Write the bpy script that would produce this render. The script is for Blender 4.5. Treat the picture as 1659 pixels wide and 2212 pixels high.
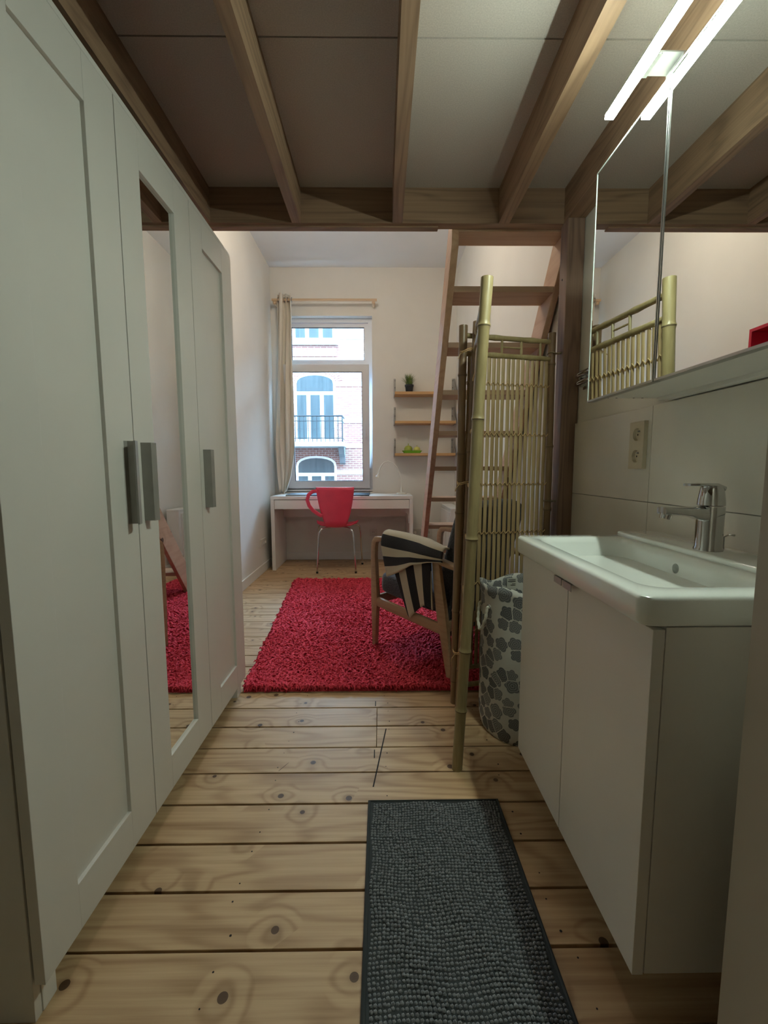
import bpy, bmesh, math, random
import numpy as np
from mathutils import Vector, Matrix
random.seed(7); RNG = np.random.default_rng(7)
for o in list(bpy.data.objects): bpy.data.objects.remove(o, do_unlink=True)
S = bpy.context.scene
COL = S.collection
PI = math.pi

# ------------------------------------------------------------------ camera
F_PX, PITCH, YAW, ROLL, EYE = 917.06, .1002, .0104, .0029, 1.0148
cam = bpy.data.cameras.new('camera'); camo = bpy.data.objects.new('camera', cam); COL.objects.link(camo)
cam.sensor_fit = 'VERTICAL'; cam.sensor_height = 36.0; cam.lens = 36.0 * F_PX / 2212.0
cam.clip_start = .02; cam.clip_end = 200
fw = Vector((0, math.cos(PITCH), -math.sin(PITCH))); up = Vector((0, math.sin(PITCH), math.cos(PITCH))); rt = Vector((1, 0, 0))
Ry = Matrix.Rotation(-YAW, 3, 'Z')
r2 = Ry @ (math.cos(ROLL) * rt - math.sin(ROLL) * up); u2 = Ry @ (math.sin(ROLL) * rt + math.cos(ROLL) * up); f2 = Ry @ fw
camo.matrix_world = Matrix(((r2.x, u2.x, -f2.x, 0), (r2.y, u2.y, -f2.y, 0), (r2.z, u2.z, -f2.z, EYE), (0, 0, 0, 1)))
S.camera = camo

# ------------------------------------------------------------------ world, lights, exposure
SKY = 28.0
W = bpy.data.worlds.new('sky'); S.world = W; W.use_nodes = True
bg = W.node_tree.nodes['Background']; bg.inputs[0].default_value = (.40, .68, 1.0, 1); bg.inputs[1].default_value = SKY
S.view_settings.view_transform = 'Standard'; S.view_settings.look = 'None'
S.view_settings.exposure = 0.4; S.view_settings.gamma = 1.0; S.view_settings.use_curve_mapping = False
def light(name, kind, loc, energy, color, **kw):
    l = bpy.data.lights.new(name, kind); l.energy = energy; l.color = color
    o = bpy.data.objects.new(name, l); COL.objects.link(o); o.location = loc
    for k, v in kw.items():
        if k == 'rot': o.rotation_euler = v
        else: setattr(l, k, v)
    return o
pt = light('window_portal', 'AREA', (-.56, 4.93, 1.72), 1, (1, 1, 1), shape='RECTANGLE', size=.94, size_y=1.86, rot=(-PI / 2, 0, 0))
pt.data.cycles.is_portal = True

# ------------------------------------------------------------------ material helpers
MATS = {}
def nmat(name):
    m = bpy.data.materials.new(name); m.use_nodes = True; nt = m.node_tree
    b = nt.nodes['Principled BSDF']; MATS[name] = m
    return m, nt, b
def N(nt, t, **kw):
    n = nt.nodes.new(t)
    for k, v in kw.items():
        if k.startswith('_'): setattr(n, k[1:], v)
        else: n.inputs[k.replace('__', ' ')].default_value = v
    return n
def L(nt, a, b): nt.links.new(a, b)
def mathn(nt, op, a, b=None, c=None):
    n = nt.nodes.new('ShaderNodeMath'); n.operation = op
    for i, v in enumerate((a, b, c)):
        if v is None: continue
        if isinstance(v, (int, float)): n.inputs[i].default_value = v
        else: L(nt, v, n.inputs[i])
    return n.outputs[0]
def ramp(nt, fac, stops, interp='LINEAR'):
    n = nt.nodes.new('ShaderNodeValToRGB'); n.color_ramp.interpolation = interp
    els = n.color_ramp.elements
    while len(els) < len(stops): els.new(.5)
    for e, (p, c) in zip(els, stops):
        e.position = p; e.color = (*c, 1) if len(c) == 3 else c
    L(nt, fac, n.inputs[0]); return n.outputs[0]
def mixc(nt, fac, a, b, typ='MIX'):
    n = nt.nodes.new('ShaderNodeMix'); n.data_type = 'RGBA'; n.blend_type = typ
    for i, v in ((0, fac), (6, a), (7, b)):
        if isinstance(v, (int, float)): n.inputs[i].default_value = v
        elif isinstance(v, tuple): n.inputs[i].default_value = (*v, 1)
        else: L(nt, v, n.inputs[i])
    return n.outputs[2]
def bump(nt, b, h, strength=.2, dist=.002):
    n = N(nt, 'ShaderNodeBump'); n.inputs['Strength'].default_value = strength; n.inputs['Distance'].default_value = dist
    L(nt, h, n.inputs['Height']); L(nt, n.outputs[0], b.inputs['Normal'])
def coord(nt, kind='Object', scale=(1, 1, 1), rnd=False):
    tc = nt.nodes.new('ShaderNodeTexCoord'); out = tc.outputs[kind]
    if rnd:
        oi = nt.nodes.new('ShaderNodeObjectInfo')
        v = nt.nodes.new('ShaderNodeVectorMath'); v.operation = 'MULTIPLY_ADD'
        cb = nt.nodes.new('ShaderNodeCombineXYZ')
        L(nt, oi.outputs['Random'], cb.inputs[0]); L(nt, oi.outputs['Random'], cb.inputs[1]); L(nt, oi.outputs['Random'], cb.inputs[2])
        L(nt, cb.outputs[0], v.inputs[0]); v.inputs[1].default_value = (37, 53, 19); L(nt, out, v.inputs[2]); out = v.outputs[0]
    mp = nt.nodes.new('ShaderNodeMapping'); mp.inputs['Scale'].default_value = scale
    L(nt, out, mp.inputs[0]); return mp.outputs[0]
def noise(nt, vec, scale, detail=3, rough=.5, dist=0):
    n = N(nt, 'ShaderNodeTexNoise'); n.inputs['Scale'].default_value = scale; n.inputs['Detail'].default_value = detail
    n.inputs['Roughness'].default_value = rough; n.inputs['Distortion'].default_value = dist
    L(nt, vec, n.inputs['Vector']); return n.outputs['Fac']
def plain(name, col, rough=.5, var=.06, scale=20, metal=0, bmp=0, bscale=200, coat=0, spec=.5, rnd=False):
    """painted / moulded surface: one colour with a faint mottling"""
    m, nt, b = nmat(name)
    v = coord(nt, rnd=rnd); n = noise(nt, v, scale, 4)
    lo = tuple(max(0, c * (1 - var)) for c in col); hi = tuple(min(1, c * (1 + var)) for c in col)
    L(nt, ramp(nt, n, [(.3, lo), (.7, hi)]), b.inputs['Base Color'])
    b.inputs['Roughness'].default_value = rough; b.inputs['Metallic'].default_value = metal
    b.inputs['Specular IOR Level'].default_value = spec; b.inputs['Coat Weight'].default_value = coat
    if bmp: bump(nt, b, noise(nt, v, bscale, 3), bmp, .002)
    return m
def wood(name, light_c, dark_c, axis='X', rough=.45, cross=1.0, knots=0, contrast=1.0, rnd=True, spec=.4, knot_c=(.06, .03, .015), flat=False):
    m, nt, b = nmat(name)
    i = 'XYZ'.index(axis)
    def sc(a, c): s = [c, c, c]; s[i] = a; return tuple(s)
    low = noise(nt, coord(nt, scale=sc(.9, 7 * cross), rnd=rnd), 1.0, 2, .4)
    if knots:
        kv = coord(nt, scale=(1, 1, 1), rnd=rnd)
        vo = N(nt, 'ShaderNodeTexVoronoi'); vo.inputs['Scale'].default_value = knots; vo.voronoi_dimensions = '2D' if flat else '3D'; L(nt, kv, vo.inputs['Vector'])
        kd = vo.outputs['Distance']; sp = nt.nodes.new('ShaderNodeSeparateColor'); L(nt, vo.outputs['Color'], sp.inputs[0])
        gate = mathn(nt, 'GREATER_THAN', sp.outputs[0], .30)
        halo = mathn(nt, 'MULTIPLY', mathn(nt, 'SMOOTH_MIN', mathn(nt, 'MULTIPLY', kd, 3.2), 1.0, .1), 1.0)
        near = mathn(nt, 'MULTIPLY', mathn(nt, 'SUBTRACT', 1.0, mathn(nt, 'MINIMUM', mathn(nt, 'MULTIPLY', kd, 3.0), 1.0)), gate)
        low = mathn(nt, 'ADD', low, mathn(nt, 'MULTIPLY', near, .16))
    rings = mathn(nt, 'SINE', mathn(nt, 'MULTIPLY', low, 62.0))
    rings = mathn(nt, 'POWER', mathn(nt, 'MULTIPLY_ADD', rings, .5, .5), 2.5)
    fine = noise(nt, coord(nt, scale=sc(2.2, 90 * cross), rnd=rnd), 1.0, 5, .6)
    tone = noise(nt, coord(nt, scale=sc(.5, 2), rnd=rnd), 1.0, 2)
    f = mathn(nt, 'ADD', mathn(nt, 'MULTIPLY', rings, .38 * contrast), mathn(nt, 'MULTIPLY', mathn(nt, 'SUBTRACT', fine, .35), 1.1 * contrast))
    f = mathn(nt, 'ADD', f, mathn(nt, 'MULTIPLY', mathn(nt, 'SUBTRACT', tone, .5), .5))
    c = ramp(nt, f, [(0.0, light_c), (1.0, dark_c)])
    if knots:
        core = mathn(nt, 'MULTIPLY', mathn(nt, 'LESS_THAN', mathn(nt, 'ADD', kd, mathn(nt, 'MULTIPLY', sp.outputs[1], .03 if flat else .06)), .058 if flat else .115), gate)
        soft = mathn(nt, 'MULTIPLY', mathn(nt, 'POWER', near, 4.0), .55)
        c = mixc(nt, soft, c, tuple(x * .55 for x in dark_c))
        c = mixc(nt, mathn(nt, 'MULTIPLY', core, .85), c, knot_c)
    L(nt, c, b.inputs['Base Color']); b.inputs['Roughness'].default_value = rough; b.inputs['Specular IOR Level'].default_value = spec
    bump(nt, b, f, .12, .002)
    return m

plain('wall', (.77, .745, .685), .85, .025, 3, bmp=.12, bscale=60)
plain('ceiling_paint', (.84, .84, .83), .9, .02, 3)
plain('hall_paint', (.54, .485, .42), .85, .03, 3)
plain('white_lacquer', (.80, .775, .73), .38, .015, 6)
plain('wardrobe_white', (.68, .655, .61), .42, .02, 5, bmp=.03, bscale=400)
plain('ink', (.035, .033, .03), .9, .1)
plain('vanity_white', (.76, .72, .66), .42, .015, 5)
plain('ceramic', (.90, .93, .89), .06, .005, 4, coat=.5)
plain('chrome', (.62, .62, .62), .06, .02, 6, metal=1)
plain('steel', (.45, .45, .44), .32, .05, 40, metal=1)
plain('zinc', (.42, .41, .39), .45, .08, 60, metal=1)
plain('handle_grey', (.33, .32, .295), .42, .04, 30, metal=.25)
plain('glass_edge', (.62, .68, .64), .3, .03, 30)
plain('pvc', (.74, .75, .77), .35, .01, 6)
plain('gasket', (.02, .022, .025), .6)
plain('tile', (.78, .735, .665), .3, .04, 5)
plain('grout', (.38, .36, .33), .9, .05)
plain('socket_cream', (.64, .56, .42), .4, .02)
plain('socket_white', (.66, .63, .57), .4, .02)
plain('hole_black', (.012, .011, .01), .7)  # dark screw heads, and discs coloured like the shade inside small holes
plain('red_paint', (.80, .07, .13), .33, .06, 9, bmp=.04, bscale=120)
plain('red_shelf_paint', (.50, .012, .035), .35, .04)
plain('pad_black', (.012, .014, .022), .65, .1, spec=.2)
plain('notebook', (.07, .08, .10), .5, .08, spec=.3)
plain('lamp_white', (.80, .78, .70), .3, .01)
plain('pot_black', (.018, .02, .026), .4, .1)
plain('green_ceramic', (.20, .55, .05), .22, .05)
plain('olive_ceramic', (.36, .42, .07), .28, .06)
plain('yellow_ceramic', (.66, .62, .16), .28, .05)
plain('radiator_white', (.78, .77, .73), .35, .01)
plain('wire', (.30, .26, .16), .35, .1, metal=.8)
plain('twine', (.58, .41, .20), .9, .2, 90)
plain('rubber', (.015, .015, .015), .8)
plain('cotton_rope', (.72, .68, .56), .9, .1, 90)
plain('paper_tag', (.66, .64, .55), .8, .05, 60)
plain('hardboard', (.50, .445, .40), .92, .10, 260, bmp=.10, bscale=300)
plain('underfloor', (.10, .072, .048), .95, .2, 30)
plain('dark_mark', (.018, .013, .010), .9)
plain('concrete', (.38, .40, .38), .8, .12, 3)
plain('iron', (.02, .03, .035), .5, .2, 20)
plain('facade_frame', (.72, .75, .75), .5, .03, 4)
plain('street', (.10, .10, .10), .9, .2, 2)
plain('facade_net', (.50, .58, .58), .6, .10, 5)
plain('bracket_stone', (.17, .20, .21), .8, .15, 6)
plain('mat_backing', (.03, .035, .035), .9, .1)

wood('pine_floor', (.62, .43, .245), (.31, .175, .08), 'X', .46, .9, knots=5.4, contrast=1.1, spec=.28, flat=True, knot_c=(.05, .022, .010))
wood('beam_wood', (.33, .21, .13), (.135, .078, .047), 'X', .6, 1.0, contrast=1.0)
wood('plate_wood', (.33, .21, .13), (.135, .078, .047), 'Y', .6, 1.0, contrast=1.0)
wood('joist', (.33, .21, .13), (.135, .078, .047), 'Y', .6, 1.3, contrast=1.0)
wood('post_wood', (.31, .20, .145), (.13, .075, .055), 'Z', .6, 1.5, contrast=1.1)
wood('ladder_pine', (.56, .36, .23), (.36, .205, .12), 'Y', .5, .8, knots=4.0, contrast=.7)
wood('tread_pine', (.52, .34, .22), (.33, .19, .115), 'X', .5, .8, knots=4.0, contrast=.7)
wood('shelf_pine', (.62, .38, .175), (.42, .22, .085), 'X', .45, .9, contrast=.6)
wood('rod_wood', (.66, .48, .31), (.52, .35, .20), 'X', .5, 2, contrast=.5)
wood('oak_frame', (.50, .335, .20), (.33, .20, .105), 'Y', .45, 1.4, contrast=.7)

def fabric(name, c1, c2, scale=350, rough=.95, bmp=.5, sheen=.3):
    m, nt, b = nmat(name); v = coord(nt)
    n = noise(nt, v, scale, 2, .6); L(nt, ramp(nt, n, [(.3, c1), (.7, c2)]), b.inputs['Base Color'])
    b.inputs['Roughness'].default_value = rough; b.inputs['Sheen Weight'].default_value = sheen
    bump(nt, b, n, bmp, .003); return m
fabric('boucle_dark', (.012, .013, .016), (.045, .047, .055), 130, bmp=.8)
fabric('boucle_grey', (.035, .038, .048), (.12, .125, .145), 150, bmp=.8)
fabric('curtain', (.82, .76, .65), (.88, .82, .71), 500, .8, .2)
def translucent(name, col, fac):
    nt = M0[name].node_tree; out = nt.nodes['Material Output']; b = nt.nodes['Principled BSDF']
    t = N(nt, 'ShaderNodeBsdfTranslucent'); t.inputs[0].default_value = (*col, 1); mx = N(nt, 'ShaderNodeMixShader'); mx.inputs[0].default_value = fac
    L(nt, b.outputs[0], mx.inputs[1]); L(nt, t.outputs[0], mx.inputs[2]); L(nt, mx.outputs[0], out.inputs[0])
M0 = MATS
translucent('curtain', (.85, .80, .68), .12)
fabric('mat_chenille', (.11, .115, .12), (.26, .27, .28), 160, bmp=.6)
fabric('leaf', (.03, .10, .02), (.22, .27, .05), 30, .5, .1, 0)

def shag():
    m, nt, b = nmat('shag_red')
    v = coord(nt); n = noise(nt, v, 55, 3, .7); n2 = noise(nt, v, 5, 2)
    f = mathn(nt, 'ADD', mathn(nt, 'MULTIPLY', n, .8), mathn(nt, 'MULTIPLY', n2, .25))
    L(nt, ramp(nt, f, [(.3, (.55, .018, .04)), (.70, (.86, .10, .14))]), b.inputs['Base Color'])
    b.inputs['Roughness'].default_value = .95; b.inputs['Specular IOR Level'].default_value = .15
shag()
def bamboo(name, a, bcol):
    m, nt, b = nmat(name)
    v = coord(nt, scale=(9, 9, 1.6), rnd=True); n = noise(nt, v, 1.5, 4, .6)
    n2 = noise(nt, coord(nt, scale=(120, 120, 12), rnd=True), 1.0, 3, .7)
    f = mathn(nt, 'ADD', mathn(nt, 'MULTIPLY', n, .8), mathn(nt, 'MULTIPLY', n2, .3))
    L(nt, ramp(nt, f, [(.3, a), (.75, bcol)]), b.inputs['Base Color'])
    b.inputs['Roughness'].default_value = .38; bump(nt, b, n2, .15, .001)
bamboo('bamboo_node', (.05, .034, .018), (.12, .085, .045)); bamboo('bamboo_pole', (.19, .135, .055), (.43, .34, .17)); bamboo('bamboo_brown', (.13, .075, .04), (.31, .20, .105)); bamboo('bamboo_slat', (.30, .195, .085), (.50, .37, .195))

def mirror():
    m, nt, b = nmat('mirror_glass')
    b.inputs['Base Color'].default_value = (.86, .88, .86, 1); b.inputs['Metallic'].default_value = 1; b.inputs['Roughness'].default_value = .0
mirror()
def pane(name, tint, refl):
    m, nt, b = nmat(name); out = nt.nodes['Material Output']
    t = N(nt, 'ShaderNodeBsdfTransparent'); t.inputs[0].default_value = (*tint, 1)
    g = N(nt, 'ShaderNodeBsdfGlossy'); g.inputs['Roughness'].default_value = .02
    fr = N(nt, 'ShaderNodeFresnel'); fr.inputs[0].default_value = 1.45
    mx = N(nt, 'ShaderNodeMixShader'); L(nt, mathn(nt, 'MULTIPLY', fr.outputs[0], refl), mx.inputs[0])
    L(nt, t.outputs[0], mx.inputs[1]); L(nt, g.outputs[0], mx.inputs[2]); L(nt, mx.outputs[0], out.inputs[0])
pane('clear_glass', (.97, .99, .98), .8)
def farglass():
    m, nt, b = nmat('far_glass')
    v = coord(nt, scale=(9, 1, .5)); n = noise(nt, v, 1.2, 3)
    L(nt, ramp(nt, n, [(.3, (.045, .07, .078)), (.7, (.075, .105, .112))]), b.inputs['Base Color']); b.inputs['Roughness'].default_value = .15
farglass()
def led():
    m, nt, b = nmat('led_diffuser')
    b.inputs['Base Color'].default_value = (.9, .95, .9, 1)
    b.inputs['Emission Color'].default_value = (.84, 1.0, .86, 1); b.inputs['Emission Strength'].default_value = 235
led()
def opal():
    m, nt, b = nmat('opal_glass'); b.inputs['Base Color'].default_value = (.9, .88, .82, 1)
    b.inputs['Emission Color'].default_value = (1.0, .88, .72, 1); b.inputs['Emission Strength'].default_value = 40
opal()
def brick():
    m, nt, b = nmat('facade_brick')
    tc = nt.nodes.new('ShaderNodeTexCoord'); mp = nt.nodes.new('ShaderNodeMapping'); mp.inputs['Rotation'].default_value = (PI / 2, 0, 0)
    L(nt, tc.outputs['Object'], mp.inputs[0])
    br = nt.nodes.new('ShaderNodeTexBrick'); L(nt, mp.outputs[0], br.inputs['Vector'])
    br.inputs['Scale'].default_value = 1.0; br.inputs['Brick Width'].default_value = .20; br.inputs['Row Height'].default_value = .068
    br.inputs['Mortar Size'].default_value = .009
    br.inputs['Color1'].default_value = (.33, .14, .11, 1); br.inputs['Color2'].default_value = (.24, .10, .085, 1); br.inputs['Mortar'].default_value = (.46, .42, .38, 1)
    n = noise(nt, tc.outputs['Object'], 1.2, 3)
    L(nt, mixc(nt, mathn(nt, 'MULTIPLY', n, .35), br.outputs[0], (.36, .28, .25)), b.inputs['Base Color']); b.inputs['Roughness'].default_value = .85
    m, nt, b = nmat('facade_white_brick')
    tc = nt.nodes.new('ShaderNodeTexCoord'); mp = nt.nodes.new('ShaderNodeMapping'); mp.inputs['Rotation'].default_value = (PI / 2, 0, 0)
    L(nt, tc.outputs['Object'], mp.inputs[0])
    br = nt.nodes.new('ShaderNodeTexBrick'); L(nt, mp.outputs[0], br.inputs['Vector'])
    br.inputs['Scale'].default_value = 1.0; br.inputs['Brick Width'].default_value = .26; br.inputs['Row Height'].default_value = .08; br.inputs['Mortar Size'].default_value = .006
    br.inputs['Color1'].default_value = (.58, .61, .61, 1); br.inputs['Color2'].default_value = (.50, .54, .54, 1); br.inputs['Mortar'].default_value = (.32, .32, .32, 1)
    L(nt, br.outputs[0], b.inputs['Base Color']); b.inputs['Roughness'].default_value = .6
brick()
def stripes():
    m, nt, b = nmat('striped_knit')
    uv = nt.nodes.new('ShaderNodeTexCoord'); sp = nt.nodes.new('ShaderNodeSeparateXYZ'); L(nt, uv.outputs['UV'], sp.inputs[0])
    fr = mathn(nt, 'FRACT', sp.outputs[1]); st = mathn(nt, 'GREATER_THAN', fr, .5)
    n = noise(nt, coord(nt), 300, 2)
    c = mixc(nt, st, (.60, .54, .40), (.008, .009, .014))
    L(nt, mixc(nt, mathn(nt, 'MULTIPLY', n, .12), c, (.25, .23, .2)), b.inputs['Base Color']); b.inputs['Roughness'].default_value = .95
    bump(nt, b, n, .25, .002)
stripes()
def bagprint():
    m, nt, b = nmat('cloud_print')
    uv = nt.nodes.new('ShaderNodeTexCoord').outputs['UV']
    def vor(sc, feat, rnd, vec):
        n = N(nt, 'ShaderNodeTexVoronoi'); n.voronoi_dimensions = '2D'; n.feature = feat; n.inputs['Scale'].default_value = sc; n.inputs['Randomness'].default_value = rnd; L(nt, vec, n.inputs['Vector']); return n
    v1 = vor(19, 'F1', .85, uv)
    # petal outline: distance measured against the angle around each blob's centre
    dv = nt.nodes.new('ShaderNodeVectorMath'); dv.operation = 'SUBTRACT'; L(nt, uv, dv.inputs[0]); L(nt, v1.outputs['Position'], dv.inputs[1])
    sx = nt.nodes.new('ShaderNodeSeparateXYZ'); L(nt, dv.outputs[0], sx.inputs[0])
    sp = nt.nodes.new('ShaderNodeSeparateColor'); L(nt, v1.outputs['Color'], sp.inputs[0])
    ang = mathn(nt, 'ARCTAN2', sx.outputs[1], sx.outputs[0])
    pet = mathn(nt, 'ABSOLUTE', mathn(nt, 'SINE', mathn(nt, 'MULTIPLY_ADD', ang, 2.5, mathn(nt, 'MULTIPLY', sp.outputs[1], 6.0))))
    rad = mathn(nt, 'MULTIPLY', mathn(nt, 'MULTIPLY_ADD', pet, .12, mathn(nt, 'MULTIPLY_ADD', sp.outputs[2], .16, .32)), 1.0)
    q = mathn(nt, 'DIVIDE', v1.outputs['Distance'], rad)
    edge = vor(19, 'DISTANCE_TO_EDGE', .85, uv).outputs['Distance']
    blob = mathn(nt, 'MULTIPLY', mathn(nt, 'LESS_THAN', q, 1.0), mathn(nt, 'GREATER_THAN', edge, .03))
    ring = mathn(nt, 'GREATER_THAN', mathn(nt, 'SINE', mathn(nt, 'MULTIPLY', q, 24)), .6)
    line = mathn(nt, 'MULTIPLY', mathn(nt, 'MULTIPLY', ring, blob), .85)
    grey = ramp(nt, sp.outputs[0], [(0, (.42, .41, .39)), (.5, (.29, .285, .28)), (1, (.18, .18, .182))])
    L(nt, mixc(nt, line, mixc(nt, blob, (.68, .66, .60), grey), (.06, .065, .07)), b.inputs['Base Color'])
    b.inputs['Roughness'].default_value = .9
bagprint()
M = MATS

# ------------------------------------------------------------------ geometry helpers
def bx(bm, x0, x1, y0, y1, z0, z1, bev=0, seg=2):
    vs = [bm.verts.new((x, y, z)) for x in (x0, x1) for y in (y0, y1) for z in (z0, z1)]
    fs = [(0, 1, 3, 2), (4, 6, 7, 5), (0, 4, 5, 1), (2, 3, 7, 6), (0, 2, 6, 4), (1, 5, 7, 3)]
    faces = [bm.faces.new([vs[i] for i in f]) for f in fs]
    if bev:
        es = list({e for f in faces for e in f.edges})
        bmesh.ops.bevel(bm, geom=es, offset=bev, segments=seg, affect='EDGES', profile=.6)
    return vs
def prism(bm, poly, lo, hi, axis='x', bev=0):
    """poly: 2D points; extruded along axis from lo to hi.  axis x: (y,z), y: (x,z), z: (x,y)"""
    def P(p, t): return {'x': (t, p[0], p[1]), 'y': (p[0], t, p[1]), 'z': (p[0], p[1], t)}[axis]
    a = [bm.verts.new(P(p, lo)) for p in poly]; b = [bm.verts.new(P(p, hi)) for p in poly]; n = len(poly)
    fs = [bm.faces.new(a), bm.faces.new(b)] + [bm.faces.new((a[i], a[(i + 1) % n], b[(i + 1) % n], b[i])) for i in range(n)]
    if bev:
        bmesh.ops.bevel(bm, geom=list({e for f in fs for e in f.edges}), offset=bev, segments=1, affect='EDGES')
def tube(bm, pts, rad, seg=10, ref=None, square=False, cap=True):
    """sweep; rad: number, or list of numbers or (a, b) half-axes"""
    pts = [Vector(p) for p in pts]; n = len(pts)
    rs = rad if isinstance(rad, list) else [rad] * n
    rings = []; pv = None
    for i, p in enumerate(pts):
        t = (pts[min(i + 1, n - 1)] - pts[max(i - 1, 0)]).normalized()
        if ref is not None: a = Vector(ref)
        elif pv is not None: a = pv
        else: a = Vector((0, 0, 1)) if abs(t.z) < .9 else Vector((1, 0, 0))
        u = (a - t * a.dot(t)).normalized(); v = t.cross(u); pv = u
        ra, rb = rs[i] if isinstance(rs[i], tuple) else (rs[i], rs[i])
        ring = []
        for k in range(seg):
            an = 2 * PI * k / seg; c, s = math.cos(an), math.sin(an)
            if square:
                q = max(abs(c), abs(s)); e = 1 / (abs(c) ** 5 + abs(s) ** 5) ** .2; c, s = c * e, s * e
            ring.append(bm.verts.new(p + u * ra * c + v * rb * s))
        rings.append(ring)
    for a, b in zip(rings, rings[1:]):
        for k in range(seg): bm.faces.new((a[k], a[(k + 1) % seg], b[(k + 1) % seg], b[k]))
    if cap: bm.faces.new(rings[0][::-1]); bm.faces.new(rings[-1])
def lathe(bm, prof, c=(0, 0, 0), seg=24, cap=True):
    rings = []
    for r, z in prof:
        rings.append([bm.verts.new((c[0] + r * math.cos(2 * PI * k / seg), c[1] + r * math.sin(2 * PI * k / seg), c[2] + z)) for k in range(seg)])
    for a, b in zip(rings, rings[1:]):
        for k in range(seg): bm.faces.new((a[k], a[(k + 1) % seg], b[(k + 1) % seg], b[k]))
    if cap: bm.faces.new(rings[0][::-1]); bm.faces.new(rings[-1])
def grid(bm, nu, nv, fn, uvfn=None, wrap=False):
    vs = [[bm.verts.new(fn(i / (nu if wrap else nu - 1), j / (nv - 1))) for j in range(nv)] for i in range(nu)]
    uvl = bm.loops.layers.uv.verify() if uvfn else None
    for i in range(nu if wrap else nu - 1):
        for j in range(nv - 1):
            i2 = (i + 1) % nu
            f = bm.faces.new((vs[i][j], vs[i2][j], vs[i2][j + 1], vs[i][j + 1]))
            if uvfn:
                for l, (a, b) in zip(f.loops, ((i, j), (i + 1, j), (i + 1, j + 1), (i, j + 1))):
                    l[uvl].uv = uvfn(a / (nu if wrap else nu - 1), b / (nv - 1))
    return vs
def wpos(o):
    v = Vector((0, 0, 0))
    while o is not None: v += o.location; o = o.parent
    return v
def mk(name, bm, mat, parent=None, world=True, smooth=False, solid=0, origin=None):
    bmesh.ops.recalc_face_normals(bm, faces=bm.faces[:])
    me = bpy.data.meshes.new(name)
    base = wpos(parent) if (parent is not None and world) else Vector((0, 0, 0))
    org = Vector(origin) if origin is not None else None
    if parent is None and org is None and world:
        cs = [v.co for v in bm.verts]
        org = Vector(((min(c.x for c in cs) + max(c.x for c in cs)) / 2, (min(c.y for c in cs) + max(c.y for c in cs)) / 2, min(c.z for c in cs)))
    off = base + (org - base if org is not None else Vector((0, 0, 0)))
    if off.length: bmesh.ops.translate(bm, verts=bm.verts[:], vec=-off)
    bm.to_mesh(me); bm.free()
    me.materials.append(M[mat])
    if smooth:
        for p in me.polygons: p.use_smooth = True
        if smooth != 'all': me.set_sharp_from_angle(angle=math.radians(40))
    o = bpy.data.objects.new(name, me); COL.objects.link(o)
    if parent is not None: o.parent = parent
    if org is not None: o.location = org - base
    if solid:
        md = o.modifiers.new('solid', 'SOLIDIFY'); md.thickness = solid; md.offset = 0
    return o
def B(name, mat, parent, *boxes, bev=0, **kw):
    bm = bmesh.new()
    for b in boxes: bx(bm, *b, bev=bev)
    return mk(name, bm, mat, parent, **kw)
def tag(o, label=None, cat=None, group=None, kind=None):
    for k, v in (('label', label), ('category', cat), ('group', group), ('kind', kind)):
        if v: o[k] = v
    return o
def thing(name, label, cat, loc=(0, 0, 0), rotz=0, group=None):
    o = bpy.data.objects.new(name, None); COL.objects.link(o); o.location = loc; o.rotation_euler = (0, 0, rotz); o.empty_display_size = .05
    return tag(o, label, cat, group)
def struct(o): o['kind'] = 'structure'; return o
def share(src, name, parent, loc, rot=None):
    c = src.copy(); c.name = name; COL.objects.link(c); c.parent = parent; c.location = loc
    if rot: c.rotation_euler = rot
    return c

XL, XR, YB, ZC = -1.16, .84, 4.75, 3.15     # left wall, right wall, window wall, ceiling
YH = -1.0                                   # wall behind the camera
LOFT, BEAMB = 2.162, 2.025                  # loft underside, joist underside

# ------------------------------------------------------------------ floor: pine planks
base = struct(B('floor', 'underfloor', None, (XL, XR, YH, YB, -.08, -.022)))
edges = [.806, .933, 1.065, 1.202, 1.336, 1.465, 1.594, 1.726, 1.855]
while edges[0] > YH + .14: edges.insert(0, edges[0] - .131)
while edges[-1] < YB - .1: edges.append(edges[-1] + .131)
for k, (a, b) in enumerate(zip(edges, edges[1:])):
    g = random.uniform(.0027, .0042); b2 = min(b, YB)
    spans = [(XL, XR)]
    if abs(a - 1.465) < .01 or abs(a - 1.594) < .01: spans = [(XL, -.0155), (-.0135, XR)]
    for (x0, x1) in spans:
        bm = bmesh.new()
        bx(bm, x0, x1, a + g, b2 - g, -.022, 0, bev=.0008, seg=1)
        t = random.uniform(-.0016, .0016)
        for v in bm.verts:
            v.co.y += t * (v.co.x) + .0009 * math.sin(v.co.x * 5 + k)
            if v.co.z > -.01: v.co.z = min(0, v.co.z)
        mk('plank', bm, 'pine_floor', base, origin=((x0 + x1) / 2, (a + b2) / 2, 0))
bm = bmesh.new()
for (p, q, w) in (((.022, 1.575), (-.024, 1.268), .0022), ((-.022, 1.45), (-.022, 1.405), .0018), ((-.021, 1.735), (-.021, 1.775), .0018), ((-.32, 1.385), (-.345, 1.345), .0008)):
    d = Vector((q[0] - p[0], q[1] - p[1], 0)).normalized() * w; n = Vector((-d.y, d.x, 0))
    f = bm.faces.new([bm.verts.new(Vector((*c, .0006)) + s * n) for c, s in ((p, -1), (p, 1), (q, 1), (q, -1))])
tag(mk('saw_cut', bm, 'dark_mark', base), kind='stuff')
bm = bmesh.new()          # nail heads in the joist lines
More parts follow.
